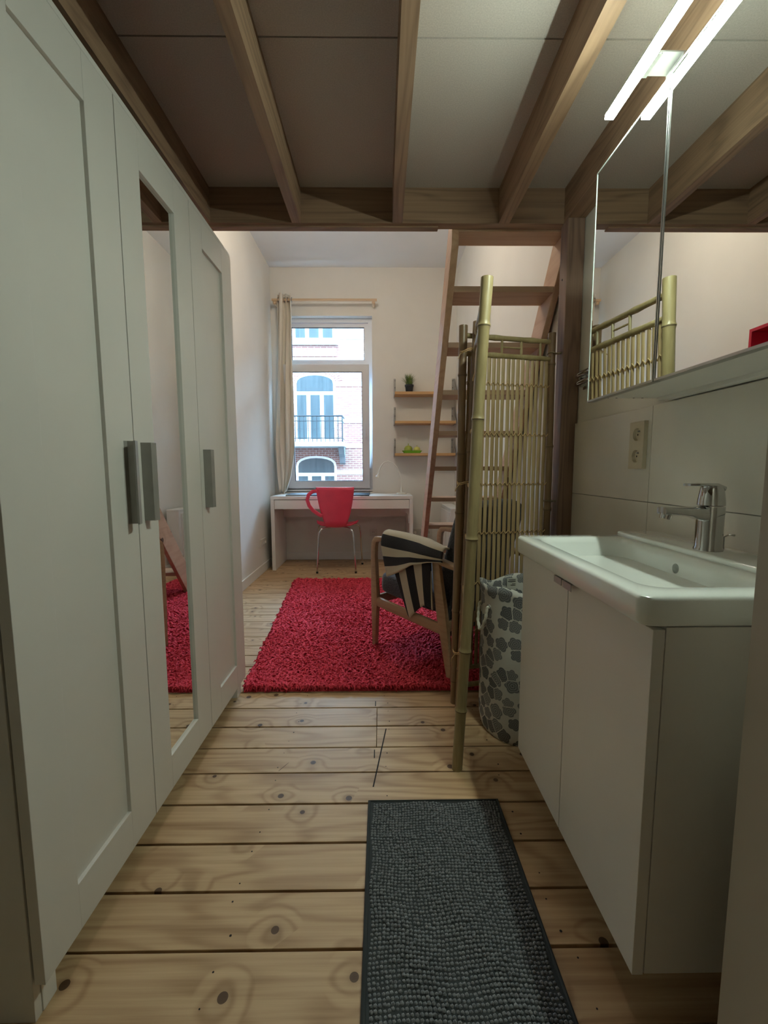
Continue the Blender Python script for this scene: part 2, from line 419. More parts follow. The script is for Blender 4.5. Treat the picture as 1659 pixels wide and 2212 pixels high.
for k, (a, b) in enumerate(zip(edges, edges[1:])):
    for jx in (-.34, .028, .40):
        for fy in (.22, .78):
            if random.random() < .8:
                c = (jx + random.uniform(-.012, .012), a + (b - a) * fy + random.uniform(-.01, .01), .0005)
                bmesh.ops.create_circle(bm, cap_ends=True, segments=6, radius=random.uniform(.0018, .0034), matrix=Matrix.Translation(c))
tag(mk('nail_head', bm, 'dark_mark', base), kind='stuff')

# ------------------------------------------------------------------ walls and ceilings
struct(B('wall_left', 'wall', None, (XL - .15, XL, YH, YB + .2, -.1, ZC)))
struct(B('wall_right', 'wall', None, (XR, XR + .15, .55, YB + .2, -.1, ZC)))
struct(B('wall_hall', 'hall_paint', None, (.502, XR + .15, YH, .55, -.1, ZC)))
struct(B('wall_back', 'hall_paint', None, (XL - .15, .52, YH - .15, YH, -.1, ZC)))
struct(B('ceiling', 'ceiling_paint', None, (XL - .15, XR + .15, YH, YB + .2, ZC, ZC + .15)))
WX0, WX1, WZ0, WZ1 = -1.05, -.075, .775, 2.655
bm = bmesh.new()
def rect(x0, x1, z0, z1, y): return [bm.verts.new(p) for p in ((x0, y, z0), (x1, y, z0), (x1, y, z1), (x0, y, z1))]
of, inf, ob, inb = rect(XL, XR, -.1, ZC, YB), rect(WX0, WX1, WZ0, WZ1, YB), rect(XL, XR, -.1, ZC, YB + .30), rect(WX0, WX1, WZ0, WZ1, YB + .30)
for i in range(4):
    j = (i + 1) % 4
    for a, b in ((of, inf), (ob, inb), (of, ob), (inf, inb)): bm.faces.new((a[i], a[j], b[j], b[i]))
struct(mk('wall_window', bm, 'wall'))
# our own house front outside: shades the street and the lower sky
bm = bmesh.new()
of, inf, ob, inb = rect(-30, 30, -4, 11, YB + .301), rect(WX0 - .01, WX1 + .01, WZ0 - .01, WZ1 + .01, YB + .301), rect(-30, 30, -4, 11, YB + .40), rect(WX0 - .01, WX1 + .01, WZ0 - .01, WZ1 + .01, YB + .40)
for i in range(4):
    j = (i + 1) % 4
    for a, b in ((of, inf), (ob, inb), (of, ob), (inf, inb)): bm.faces.new((a[i], a[j], b[j], b[i]))
struct(mk('wall_street_front', bm, 'facade_brick'))
for nm, bxs in (('baseboard_left', (XL, XL + .012, 1.90, YB, 0, .085)), ('baseboard_window', (XL + .012, XR - .012, YB - .012, YB, 0, .085)), ('baseboard_right', (XR - .012, XR, 1.93, YB, 0, .085))):
    struct(B(nm, 'white_lacquer', None, bxs, bev=.003))
# tiles on the wall behind the basin
tw = struct(B('wall_tiled', 'grout', None, (.833, .8405, .551, 1.815, .02, 1.203)))
for zi, (z0, z1) in enumerate(((.912, 1.205), (.617, .910), (.322, .615), (.022, .320))):
    for (y0, y1) in ((1.3015, 1.816), (.7015, 1.2995), (.5515, .6995)):
        B('tile', 'tile', tw, (.8285, .834, y0, y1, z0, z1), bev=.001, origin=(.8285, (y0 + y1) / 2, z0))

# ------------------------------------------------------------------ loft: hardboard underside, joists, beam, post
cl = struct(B('ceiling_loft', 'hardboard', None, (XL, XR, YH, 1.905, LOFT + .008, LOFT + .03)))
tag(cl, 'grey hardboard underside of the loft')
for (a, b) in ((YH, .0), (.005, 1.2525), (1.2575, 1.88)):
    B('board', 'hardboard', cl, (XL, XR, a, b, LOFT, LOFT + .009), origin=(0, (a + b) / 2, LOFT))
def joist(x0, x1, nm, bow=0, y1=1.861):
    bm = bmesh.new(); n = 14
    rows = []
    for k in range(n):
        y = YH + (y1 - YH) * k / (n - 1); d = bow * math.sin(PI * (y + .2) / 2.1)
        rows.append([bm.verts.new((x + d, y, z)) for x, z in ((x0, BEAMB), (x1, BEAMB), (x1, LOFT), (x0, LOFT))])
    for a, b in zip(rows, rows[1:]):
        for i in range(4): bm.faces.new((a[i], a[(i + 1) % 4], b[(i + 1) % 4], b[i]))
    bm.faces.new(rows[0]); bm.faces.new(rows[-1])
    return struct(mk(nm, bm, 'joist'))
for i, (a, b, w) in enumerate(((-.373 * .955, -.334 * .955, 0), (.058, .099, -.006), (.497, .541, 0))):
    joist(a, b, 'trim_%d' % (i + 1), w)
struct(B('trim_4', 'plate_wood', None, (XL, -.690, YH, 1.861, BEAMB, LOFT)))     # wall plate above the wardrobe
joist(.768, .838, 'trim_5')
# header beam and the post that carries it
struct(B('trim_6', 'beam_wood', None, (XL, XR, 1.861, 1.906, BEAMB, LOFT + .03), bev=.002))
struct(B('trim_7', 'beam_wood', None, (XL, .25, 1.880, 1.912, BEAMB - .006, BEAMB), bev=.001))
post = struct(B('trim_8', 'post_wood', None, (.768, .838, 1.817, 1.887, 0, BEAMB), bev=.003))
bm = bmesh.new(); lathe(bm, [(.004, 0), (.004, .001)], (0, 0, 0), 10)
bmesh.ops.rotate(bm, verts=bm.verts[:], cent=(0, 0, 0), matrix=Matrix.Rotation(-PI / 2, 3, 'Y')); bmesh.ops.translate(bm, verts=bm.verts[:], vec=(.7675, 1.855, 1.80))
mk('bolt_hole_disc', bm, 'hole_black', post)  # solid disc on the post; the hole's inner shade is its black colour

# ------------------------------------------------------------------ window
win = bpy.data.objects.new('window_1', None); COL.objects.link(win); win.location = (-.5625, YB + .1, WZ0); struct(win)
def frame(x0, x1, z0, z1, y0, y1, w, bm, wb=None):
    """four mitred bars"""
    wb = wb or w
    o_ = [(x0, z0), (x1, z0), (x1, z1), (x0, z1)]; i_ = [(x0 + w, z0 + wb), (x1 - w, z0 + wb), (x1 - w, z1 - w), (x0 + w, z1 - w)]
    O0, O1 = [bm.verts.new((x, y0, z)) for x, z in o_], [bm.verts.new((x, y1, z)) for x, z in o_]
    I0, I1 = [bm.verts.new((x, y0, z)) for x, z in i_], [bm.verts.new((x, y1, z)) for x, z in i_]
    for i in range(4):
        j = (i + 1) % 4
        for a, b in ((O0, I0), (O1, I1), (O0, O1), (I0, I1)): bm.faces.new((a[i], a[j], b[j], b[i]))
FY0, FY1 = YB + .075, YB + .145
bm = bmesh.new(); frame(WX0, WX1, WZ0, WZ1, FY0, FY1, .045, bm, .05); mk('frame', bm, 'pvc', win)
B('transom', 'pvc', win, (WX0 + .045, WX1 - .045, FY0, FY1, 2.125, 2.175), bev=.003)
bm = bmesh.new(); frame(WX0 + .045, WX1 - .045, 2.175, WZ1 - .045, FY0 + .02, FY1 - .005, .042, bm); up_ = mk('upper_sash', bm, 'pvc', win)
bm = bmesh.new(); frame(WX0 + .086, WX1 - .086, 2.216, WZ1 - .086, FY0 + .03, FY0 + .045, .006, bm); mk('gasket', bm, 'gasket', up_)
B('pane', 'clear_glass', up_, (WX0 + .09, WX1 - .09, FY0 + .036, FY0 + .040, 2.22, WZ1 - .09))
# lower sash, tilted inwards at the top (hinged along its bottom edge)
tilt = math.radians(6.0)
sash = bpy.data.objects.new('tilted_sash', None); COL.objects.link(sash); sash.parent = win
sz0 = WZ0 + .035; sash.location = Vector((-.5625, FY0 - .012, sz0)) - win.location; sash.rotation_euler = (tilt, 0, 0)
sw, sh, bar = .455, 1.325, .075
def loc_(name, bm, mat, par, **k): return mk(name, bm, mat, par, world=False, **k)
bm = bmesh.new(); frame(-sw, sw, 0, sh, -.03, .03, bar, bm, .078); loc_('sash_frame', bm, 'pvc', sash)
bm = bmesh.new(); frame(-sw + bar - .001, sw - bar + .001, .077, sh - bar + .001, -.022, .0, .006, bm); loc_('gasket', bm, 'gasket', sash)
bm = bmesh.new(); bx(bm, -sw + bar, sw - bar, -.012, -.008, .078, sh - bar); loc_('pane', bm, 'clear_glass', sash)
bm = bmesh.new(); bx(bm, sw - .052, sw - .024, -.043, -.030, .535, .615, bev=.003); loc_('handle_plate', bm, 'pvc', sash)
bm = bmesh.new(); tube(bm, [(sw - .038, -.04, .575), (sw - .038, -.065, .575), (sw - .038, -.07, .60), (sw - .038, -.07, .70)], [.008, .009, (.007, .010), (.006, .009)], 10); loc_('handle', bm, 'pvc', sash, smooth=True)
bm = bmesh.new(); tube(bm, [(-sw - .012, -.035, -.01), (-sw - .012, -.035, .055)], .009, 10); loc_('hinge', bm, 'zinc', sash, smooth=True)
B('sill', 'pvc', win, (WX0, WX1, YB - .0, FY0 + .002, WZ0 - .012, WZ0 + .012), bev=.003)

# ------------------------------------------------------------------ facade across the street
FYW = 14.0
fac = thing('apartment_building', 'red brick apartment building with white brick bands across the street', 'building', (-2.06, FYW, -4))
cols = (-6.5, -2.06, 2.4)
def arch_open(cx, hw, z0, zs, rise, n=10):
    return [(cx - hw, z0), (cx + hw, z0)] + [(cx + hw * math.cos(a), zs + rise * math.sin(a) ** .8) for a in [PI * k / n for k in range(n + 1)]]
bm = bmesh.new(); bx(bm, -30, 30, FYW, FYW + .4, -4, 7.0); mk('brick_wall', bm, 'facade_brick', fac)
for (z0, z1) in ((4.42, 4.58), (3.67, 3.83), (2.51, 2.69), (1.71, 1.85), (.85, 1.0), (5.13, 5.29), (-.3, -.14), (-1.4, -1.2)):
    B('white_band', 'facade_white_brick', fac, (-30, 30, FYW - .012, FYW + .01, z0, z1))
def facade_window(cx, z0, zs, rise, trans, hw=.66, mull=True, muls=2):
    w = mk_empty = bpy.data.objects.new('window', None); COL.objects.link(w); w.parent = fac; w.location = Vector((cx, FYW, z0)) - fac.location
    poly = arch_open(cx, hw, z0, zs, rise); ctr = Vector((cx, 0, (z0 + zs) / 2))
    bm = bmesh.new(); prism(bm, poly, FYW - .03, FYW + .05, 'y'); mk('frame', bm, 'facade_frame', w)
    t = .075
    def pan(x0, x1, a, b):
        B('pane', 'far_glass', w, (x0, x1, FYW - .036, FYW - .028, a, b))
    wd = 2 * hw - 2 * t; gap = .125
    pw = (wd - 2 * gap) / 3
    for k in range(3):
        x0 = cx - hw + t + k * (pw + gap); pan(x0, x0 + pw, z0 + .1, trans - .06)
    bm = bmesh.new()
    inner = [(x if abs(x - cx) < hw - t else cx + math.copysign(hw - t, x - cx), z) for x, z in arch_open(cx, hw - t, trans + .05, zs, rise - t)]
    if zs > trans + .1: prism(bm, inner, FYW - .036, FYW - .028, 'y'); mk('pane', bm, 'far_glass', w)
    return w
def arch_bricks(cx, hw, zs, rise, z_w=.26):
    n = 23
    for k in range(n):
        a0, a1 = PI * (k + .06) / n, PI * (k + .94) / n
        def q(a, e): return (cx + (hw + e) * math.cos(a), zs + (rise + e) * math.sin(a) ** .8)
        bm = bmesh.new(); prism(bm, [q(a0, .02), q(a1, .02), q(a1, .02 + z_w), q(a0, .02 + z_w)], FYW - .014, FYW + .01, 'y'); mk('arch_brick', bm, 'facade_brick', fac)
for cx in cols:
    facade_window(cx, 5.07, 6.3, .1, 6.2)
    facade_window(cx, 1.9, 3.75, .34, 3.46)
    facade_window(cx, -1.1, 1.12, .34, .86)
    B('stone_sill', 'facade_frame', fac, (cx - .78, cx + .76, FYW - .10, FYW + .01, 4.95, 5.07))
    B('brick_apron', 'facade_brick', fac, (cx - .72, cx + .70, FYW - .03, FYW + .01, 4.60, 4.94))
    if cx == -2.06:
        arch_bricks(cx, .66, 3.75, .34, .22); arch_bricks(cx, .66, 1.12, .34, .20)
    slab = mk('balcony_slab', (lambda b: (bx(b, cx - 1.0, cx + .98, FYW - .75, FYW + .01, 1.72, 1.86, .02), b)[1])(bmesh.new()), 'concrete', fac)
    for sx in (-.86, .86):
        bm = bmesh.new(); prism(bm, [(FYW - .5, 1.72), (FYW + .01, 1.72), (FYW + .01, 1.18), (FYW - .10, 1.22), (FYW - .16, 1.40), (FYW - .34, 1.50)], cx + sx - .09, cx + sx + .09, 'x'); mk('corbel', bm, 'bracket_stone', fac)
    rail = bpy.data.objects.new('railing', None); COL.objects.link(rail); rail.parent = fac; rail.location = Vector((cx, FYW - .7, 1.86)) - fac.location
    for z in (2.655, 2.50, 1.98):
        bm = bmesh.new(); tube(bm, [(cx - .92, FYW - .05, z), (cx - .92, FYW - .70, z), (cx + .92, FYW - .70, z), (cx + .92, FYW - .05, z)], .024 if z > 2.6 else .013, 6); mk('rail', bm, 'iron', rail)
    for k in range(15):
        x = cx - .92 + 1.84 * k / 14
        bm = bmesh.new(); tube(bm, [(x, FYW - .70, 1.86), (x, FYW - .70, 2.66)], 0.013 if k not in (0, 14) else .022, 5); mk('baluster', bm, 'iron', rail)
    if cx == -2.06:
        for k in range(0, 14):
            x = cx - .92 + 1.84 * (k + .5) / 14 + (.03 if k % 2 else -.03)
            bm = bmesh.new(); tube(bm, [(x + .035 * math.cos(a), FYW - .70, 2.24 + .035 * math.sin(a)) for a in [2 * PI * j / 10 for j in range(9)]], .006, 5); mk('scroll', bm, 'iron', rail)
struct(B('street', 'street', None, (-30, 30, YB + .45, FYW + .4, -4.2, -4.0)))

# ------------------------------------------------------------------ wardrobe
WD0, WDX, DW = .691, -.614, .39
wr = thing('wardrobe', 'tall white three-door wardrobe with a mirror in its middle door', 'wardrobe', (-.88, WD0 + .585, 0))
xb = -1.115
for nm, y0, y1 in (('side_panel', WD0 + .001, WD0 + .017), ('side_panel', WD0 + 1.153, WD0 + 1.169)):
    bm = bmesh.new(); bx(bm, xb, WDX - .024, y0, y1, .0, 1.884, bev=.001)
    mk(nm, bm, 'wardrobe_white', wr)
B('top_panel', 'wardrobe_white', wr, (xb, WDX - .002, WD0, WD0 + 1.17, 1.885, 1.90), bev=.0015)
B('bottom_panel', 'wardrobe_white', wr, (xb, WDX - .024, WD0 + .018, WD0 + 1.152, .085, .10))
B('back_panel', 'wardrobe_white', wr, (xb, xb + .006, WD0 + .018, WD0 + 1.152, .10, 1.884))
for y in (WD0 + .018, WD0 + 1.117):
    B('foot', 'white_lacquer', wr, (WDX - .075, WDX - .022, y, y + .034, 0, .078), bev=.003)
ZB, ZT, PA, PB, PZ0, PZ1 = .078, 1.882, .097, .283, .178, 1.781
for k in range(3):
    y0 = WD0 + DW * k
    dr = bpy.data.objects.new('door', None); COL.objects.link(dr); dr.parent = wr; dr.location = Vector((WDX, y0, ZB)) - wr.location
    a, b = y0 + .0015, y0 + DW - .0015
    B('stile', 'wardrobe_white', dr, (WDX - .02, WDX, a, y0 + PA, ZB, ZT), bev=.0012)
    B('stile', 'wardrobe_white', dr, (WDX - .02, WDX, y0 + PB, b, ZB, ZT), bev=.0012)
    B('rail', 'wardrobe_white', dr, (WDX - .02, WDX, y0 + PA, y0 + PB, PZ1, ZT), bev=.0012)
    B('rail', 'wardrobe_white', dr, (WDX - .02, WDX, y0 + PA, y0 + PB, ZB, PZ0), bev=.0012)
    if k == 1:
        tag(B('mirror', 'mirror_glass', dr, (WDX - .0145, WDX - .0085, y0 + PA - .001, y0 + PB + .001, PZ0 - .001, PZ1 + .001)), 'tall narrow mirror panel')
    else:
        B('panel', 'wardrobe_white', dr, (WDX - .016, WDX - .009, y0 + PA - .001, y0 + PB + .001, PZ0 - .001, PZ1 + .001))
    hy = y0 + (DW - .034 if k == 0 else .034); s = 1 if k == 0 else -1
    bm = bmesh.new()   # angled pull: a plate standing off the door with a folded lip
    sec = [(0, -.006 * s), (.026, -.004 * s), (.030, .014 * s), (.026, .015 * s), (.022, 0), (.004, .002 * s), (.0, .010 * s)]
    prism(bm, [(WDX + p, hy - q) for p, q in sec], .883, 1.085, 'z')
    tag(mk('handle', bm, 'handle_grey', dr), 'grey metal edge handle')

# ------------------------------------------------------------------ wash basin cabinet
VX, VY0, VY1, VZ0, VZ1 = .433, .646, 1.252, .145, .766
vc = thing('vanity_cabinet', 'white wall-hung two-door cabinet under the basin', 'cabinet', (.63, .95, VZ0))
for y in (VY0, VY1 - .016): B('side_panel', 'vanity_white', vc, (VX + .021, .828, y, y + .016, VZ0, VZ1 - .002), bev=.0008)
B('bottom_panel', 'vanity_white', vc, (VX + .021, .828, VY0 + .016, VY1 - .016, VZ0, VZ0 + .016))
B('back_panel', 'vanity_white', vc, (.812, .828, VY0 + .016, VY1 - .016, VZ0 + .016, .69))
for (y0, y1, hy) in ((VY0, .9475, (.905, .945)), (.9505, VY1, (.955, .995))):
    d = B('door', 'vanity_white', vc, (VX, VX + .0195, y0, y1, VZ0 - .002, VZ1 - .006), bev=.001)
    bm = bmesh.new(); bx(bm, VX - .014, VX + .016, hy[0], hy[1], VZ1 - .0062, VZ1 - .0042); bx(bm, VX - .015, VX - .013, hy[0], hy[1], VZ1 - .020, VZ1 - .0042)
    mk('edge_handle', bm, 'steel', d)

# basin: bridged rounded rectangles
sk = thing('wash_basin', 'white rectangular ceramic wash basin on the cabinet', 'sink', (.62, .953, .766))
def rrect(x0, x1, y0, y1, r, z, n=7):
    out = []
    for (cx, cy, a0) in ((x1 - r, y1 - r, 0), (x0 + r, y1 - r, PI / 2), (x0 + r, y0 + r, PI), (x1 - r, y0 + r, 1.5 * PI)):
        for k in range(n): a = a0 + PI / 2 * k / (n - 1); out.append((cx + r * math.cos(a), cy + r * math.sin(a), z))
    return out
X0, X1, Y0, Y1, ZR = .412, .8282, .641, 1.266, .816
loops = [rrect(X0 + .02, X1, Y0 + .02, Y1 - .02, .012, .7665), rrect(X0 + .003, X1, Y0 + .003, Y1 - .003, .02, .767), rrect(X0, X1, Y0, Y1, .022, .772), rrect(X0, X1, Y0, Y1, .022, ZR - .008), rrect(X0 + .0015, X1, Y0 + .0015, Y1 - .0015, .021, ZR - .003),
         rrect(X0 + .006, X1 - .002, Y0 + .006, Y1 - .006, .018, ZR), rrect(.448, .704, .690, 1.222, .040, ZR), rrect(.455, .699, .697, 1.215, .040, ZR - .003),
         rrect(.463, .693, .706, 1.206, .045, ZR - .014), rrect(.492, .688, .735, 1.180, .05, ZR - .09), rrect(.515, .675, .765, 1.150, .05, ZR - .108), rrect(.57, .62, .90, 1.0, .02, ZR - .112)]
bm = bmesh.new(); rv = [[bm.verts.new(p) for p in lp] for lp in loops]
for a, b in zip(rv, rv[1:]):
    for i in range(len(a)): j = (i + 1) % len(a); bm.faces.new((a[i], a[j], b[j], b[i]))
bm.faces.new(rv[-1]); bm.faces.new(rv[0][::-1])
A0, A1, B1, B0 = rv[8][-1], rv[8][0], rv[9][0], rv[9][-1]
bm.faces.remove(bm.faces.get((A0, A1, B1, B0)) or [f for f in A0.link_faces if A1 in f.verts and B1 in f.verts][0])
fz_ = ZR - .034; slope_ = (B0.co.x - A0.co.x) / (B0.co.z - A0.co.z)
rim_ = [bm.verts.new((A0.co.x + slope_ * (fz_ + .0115 * math.sin(a) - A0.co.z), .968 + .0115 * math.cos(a), fz_ + .0115 * math.sin(a))) for a in [2 * PI * k / 20 for k in range(20)]]
deep_ = [bm.verts.new((v.co.x + .105, v.co.y, v.co.z - .075)) for v in rim_]
ed = [bm.edges.get(p) or bm.edges.new(p) for p in ((A0, A1), (A1, B1), (B1, B0), (B0, A0))] + [bm.edges.new((rim_[k], rim_[(k + 1) % 20])) for k in range(20)]
bmesh.ops.triangle_fill(bm, edges=ed, use_beauty=True)
for k in range(20): bm.faces.new((rim_[k], rim_[(k + 1) % 20], deep_[(k + 1) % 20], deep_[k]))
bm.faces.new(deep_)
mk('bowl', bm, 'ceramic', sk, smooth=True)
bm = bmesh.new(); bx(bm, .712, X1, .652, 1.255, ZR - .004, ZR + .013, bev=.006, seg=3); mk('back_ledge', bm, 'ceramic', sk, smooth=True)
# faucet
fx, fy, fz = .752, .952, ZR + .013
fa = thing('faucet', 'chrome single-lever basin mixer tap on the basin ledge', 'faucet', (fx, fy, fz))
bm = bmesh.new(); lathe(bm, [(.0285, 0), (.0285, .004), (.0265, .008), (.0262, .055), (.027, .098), (.0265, .100)], (fx, fy, fz), 32); mk('body', bm, 'chrome', fa, smooth=True)
bm = bmesh.new(); tube(bm, [(fx - .015, fy, fz + .083), (fx - .05, fy, fz + .088), (fx - .095, fy, fz + .0905), (fx - .112, fy, fz + .0905)], [(.018, .021), (.011, .0175), (.009, .0165), (.0085, .016)], 20, ref=(0, 0, 1), square=True); sp_ = mk('spout', bm, 'chrome', fa, smooth=True)
bm = bmesh.new(); tube(bm, [(fx - .101, fy, fz + .084), (fx - .104, fy, fz + .072)], [.0125, .0115], 18); mk('aerator', bm, 'chrome', sp_, smooth=True)
bm = bmesh.new(); lathe(bm, [(.0235, .1015), (.027, .103), (.0265, .112), (.0225, .142), (.019, .147)], (fx, fy, fz), 32); cap = mk('cap', bm, 'chrome', fa, smooth=True)
bm = bmesh.new(); tube(bm, [(fx + .018, fy, fz + .140), (fx, fy, fz + .148), (fx - .03, fy, fz + .150), (fx - .058, fy, fz + .149)], [(.006, .018), (.005, .020), (.0035, .019), (.003, .012)], 16, ref=(0, 0, 1), square=True); mk('lever', bm, 'chrome', fa, smooth=True)
bm = bmesh.new(); tube(bm, [(fx + .032, fy - .004, fz), (fx + .032, fy - .004, fz + .030), (fx + .040, fy - .008, fz + .036), (fx + .050, fy - .012, fz + .035)], [.002, .002, .002, .003], 8); mk('drain_rod', bm, 'chrome', fa, smooth=True)

# ------------------------------------------------------------------ mirror cabinet, towel ring, lamp, sockets
MX, MY0, MY1, MZ0, MZ1 = .607, .655, 1.257, 1.212, 1.828
mc = thing('mirror_cabinet', 'two-door mirror cabinet on the tiled wall above the basin', 'cabinet', (.72, .955, MZ0))
B('body', 'white_lacquer', mc, (MX + .020, .8275, MY0 + .003, MY1 - .003, MZ0 + .006, MZ1 - .003))
B('wall_rail', 'white_lacquer', mc, (.800, .8278, MY0 + .01, MY1 - .02, MZ0 - .004, MZ0 + .006))
for (y0, y1, yo) in ((MY0, .9555, 0), (.9585, MY1, 0)):
    d = B('mirror_door', 'mirror_glass', mc, (MX, MX + .005, y0, y1, MZ0, MZ1))
    B('door_back', 'white_lacquer', d, (MX + .0055, MX + .0185, y0 + .001, y1 - .001, MZ0, MZ1 - .001))
    B('edge_trim', 'steel', d, (MX - .0015, MX + .017, y0, y1, MZ0 - .006, MZ0 - .0003), bev=.001)
    ys = y1 - .003 if y1 < 1.0 else y0
    B('side_trim', 'steel', d, (MX - .0015, MX - .0001, ys, ys + .003, MZ0, MZ1))
    B('top_trim', 'glass_edge', d, (MX - .0012, MX - .0001, y0, y1, MZ1 - .004, MZ1))
    if y1 > 1.0: B('outer_trim', 'glass_edge', d, (MX - .0012, MX - .0001, y1 - .003, y1, MZ0, MZ1 - .004))
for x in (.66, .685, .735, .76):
    bm = bmesh.new(); lathe(bm, [(.0028, 0), (.0028, .0006)], (x, MY1 - .012, MZ0 + .0052), 10); mk('peg_hole_disc', bm, 'hole_black', mc)  # no drilled holes: thin black discs painted as their shade
tl = thing('towel_holder', 'small chrome towel holder on the wall between the post and the mirror cabinet', 'towel holder', (.80, 1.70, 1.34))
B('wall_plate', 'chrome', tl, (.8335, .840, 1.742, 1.772, 1.335, 1.405), bev=.003)
for z in (1.386, 1.354):
    bm = bmesh.new(); tube(bm, [(.834, 1.757, z), (.812, 1.757, z), (.800, 1.745, z), (.796, 1.72, z), (.796, 1.45, z)], .011, 14); mk('bar', bm, 'chrome', tl, smooth=True)
ll = thing('mirror_lamp', 'slim LED strip lamp glowing above the mirror cabinet', 'lamp', (.585, .96, 1.86))
B('spine', 'steel', ll, (.5535, .5715, .80, 1.119, 1.8705, 1.876), bev=.0005)
for y in (.7975, 1.1175): B('end_cap', 'steel', ll, (.5515, .5735, y, y + .0025, 1.8595, 1.8715))
tag(B('diffuser', 'led_diffuser', ll, (.5525, .5725,   .8005, 1.117, 1.860, 1.8703)), 'glowing white diffuser strip')
B('clip', 'steel', ll, (.5745, .640, .955, 1.010, 1.866, 1.869), (.575, .585, .955, 1.010, 1.862, 1.866), bev=.0005)
B('clip_foot', 'steel', ll, (.628, .640, .955, 1.010, MZ1 - .002, 1.8665))
def socket(root, parent_off, ax, n, horiz, mat, size=.075, r=.020):
    """cover plate with n round wells.  ax: outward normal ('-x', '+x', '-y'); local coords u (along wall), z"""
    def P(u, z, d):
        return {'-x': (-d, u, z), '+x': (d, u, z), '-y': (u, -d, z)}[ax]
    du, dz = (size * n / 2, size / 2) if horiz else (size / 2, size * n / 2)
    T, D = .013, .010; bm = bmesh.new()
    out_ = [(-du, -dz), (du, -dz), (du, dz), (-du, dz)]
    fr = [bm.verts.new(P(a, b, T)) for a, b in out_]; bk = [bm.verts.new(P(a, b, 0)) for a, b in out_]
    for k in range(4): bm.faces.new((fr[k], fr[(k + 1) % 4], bk[(k + 1) % 4], bk[k]))
    ed = [bm.edges.get((fr[k], fr[(k + 1) % 4])) for k in range(4)]; rings = []; cen = []
    for k in range(n):
        t = (k - (n - 1) / 2) * size * .92; u, z = (t, 0) if horiz else (0, t); cen.append((u, z))
        ring = [bm.verts.new(P(u + r * math.cos(a), z + r * math.sin(a), T)) for a in [2 * PI * q / 22 for q in range(22)]]
        ed += [bm.edges.new((ring[q], ring[(q + 1) % 22])) for q in range(22)]; rings.append((u, z, ring))
    bmesh.ops.triangle_fill(bm, edges=ed, use_beauty=True)
    for u, z, ring in rings:
        low = [bm.verts.new(P(u + r * .94 * math.cos(a), z + r * .94 * math.sin(a), T - D)) for a in [2 * PI * q / 22 for q in range(22)]]
        for q in range(22): bm.faces.new((ring[q], ring[(q + 1) % 22], low[(q + 1) % 22], low[q]))
        bm.faces.new(low)
    plate = mk('cover_plate', bm, mat, root, world=False)
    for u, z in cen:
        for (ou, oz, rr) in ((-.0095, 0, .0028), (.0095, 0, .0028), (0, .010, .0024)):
            bm = bmesh.new(); tube(bm, [P(u + ou, z + oz, T - D - .0004), P(u + ou, z + oz, T - D + (.0004 if oz == 0 else .007))], rr, 8); mk('pin_hole_disc' if oz == 0 else 'earth_pin', bm, 'hole_black' if oz == 0 else 'steel', plate, world=False)  # pin holes are black discs, their shade put into the colour
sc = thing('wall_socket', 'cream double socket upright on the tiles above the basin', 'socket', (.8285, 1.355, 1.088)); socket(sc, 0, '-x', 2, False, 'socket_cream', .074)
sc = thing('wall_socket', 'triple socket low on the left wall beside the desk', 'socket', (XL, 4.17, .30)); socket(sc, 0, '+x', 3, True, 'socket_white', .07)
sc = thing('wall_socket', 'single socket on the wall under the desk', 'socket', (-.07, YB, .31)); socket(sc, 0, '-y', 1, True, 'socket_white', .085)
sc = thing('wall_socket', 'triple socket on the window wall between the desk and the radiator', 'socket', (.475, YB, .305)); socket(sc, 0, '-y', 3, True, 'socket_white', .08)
pg = thing('power_plug', 'white plug with a short cable in the socket beside the desk', 'plug', (.398, YB - .011, .305))
bm = bmesh.new(); tube(bm, [(0, 0, 0), (0, -.03, 0)], [.017, .014], 14); mk('plug_body', bm, 'lamp_white', pg, world=False, smooth=True)
bm = bmesh.new(); tube(bm, [(0, -.03, 0), (0, -.045, -.01), (-.02, -.045, -.05), (-.05, -.03, -.03), (-.058, -.01, .05)], .003, 8); mk('cable', bm, 'lamp_white', pg, world=False, smooth=True)

# ------------------------------------------------------------------ desk
dk = thing('desk', 'white desk with one wide drawer under the window', 'desk', (-.375, 4.476, 0))
DX0, DX1, DY0, DY1 = -1.086, .334, 4.226, 4.728
B('desk_top', 'white_lacquer', dk, (DX0, DX1, DY0, DY1, .718, .75), bev=.0015)
for x in (DX0, DX1 - .035): B('side_panel', 'white_lacquer', dk, (x, x + .035, DY0, DY1, 0, .7175), bev=.0015)
dd = B('drawer', 'white_lacquer', dk, (DX0 + .038, DX1 - .038, DY0 + .002, DY0 + .018, .622, .712), bev=.0015)
B('drawer_box', 'white_lacquer', dd, (DX0 + .05, DX1 - .05, DY0 + .018, DY0 + .40, .63, .70))
B('back_rail', 'white_lacquer', dk, (DX0 + .036, DX1 - .036, DY1 - .10, DY1 - .084, .50, .622))
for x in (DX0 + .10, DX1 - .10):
    bm = bmesh.new(); tube(bm, [(x, DY1 - .1005, .59), (x, DY1 - .0995, .59)], .007, 10); mk('cable_hole_disc', bm, 'hole_black', dk)  # closed rail; a black disc paints the dark of each hole
bm = bmesh.new(); prism(bm, [(DX1 - .036, .622), (DX1 - .036, .47), (DX1 - .042, .47), (DX1 - .05, .56), (DX1 - .09, .60), (DX1 - .12, .606), (DX1 - .12, .622)], DY0 + .05, DY1 - .11, 'y'); mk('corner_brace', bm, 'white_lacquer', dk)
pd = B('desk_pad', 'pad_black', None, (-.735, -.105, 4.25, 4.70, .7505, .761), bev=.002); tag(pd, 'black desk pad lying in the middle of the desk', 'desk pad')
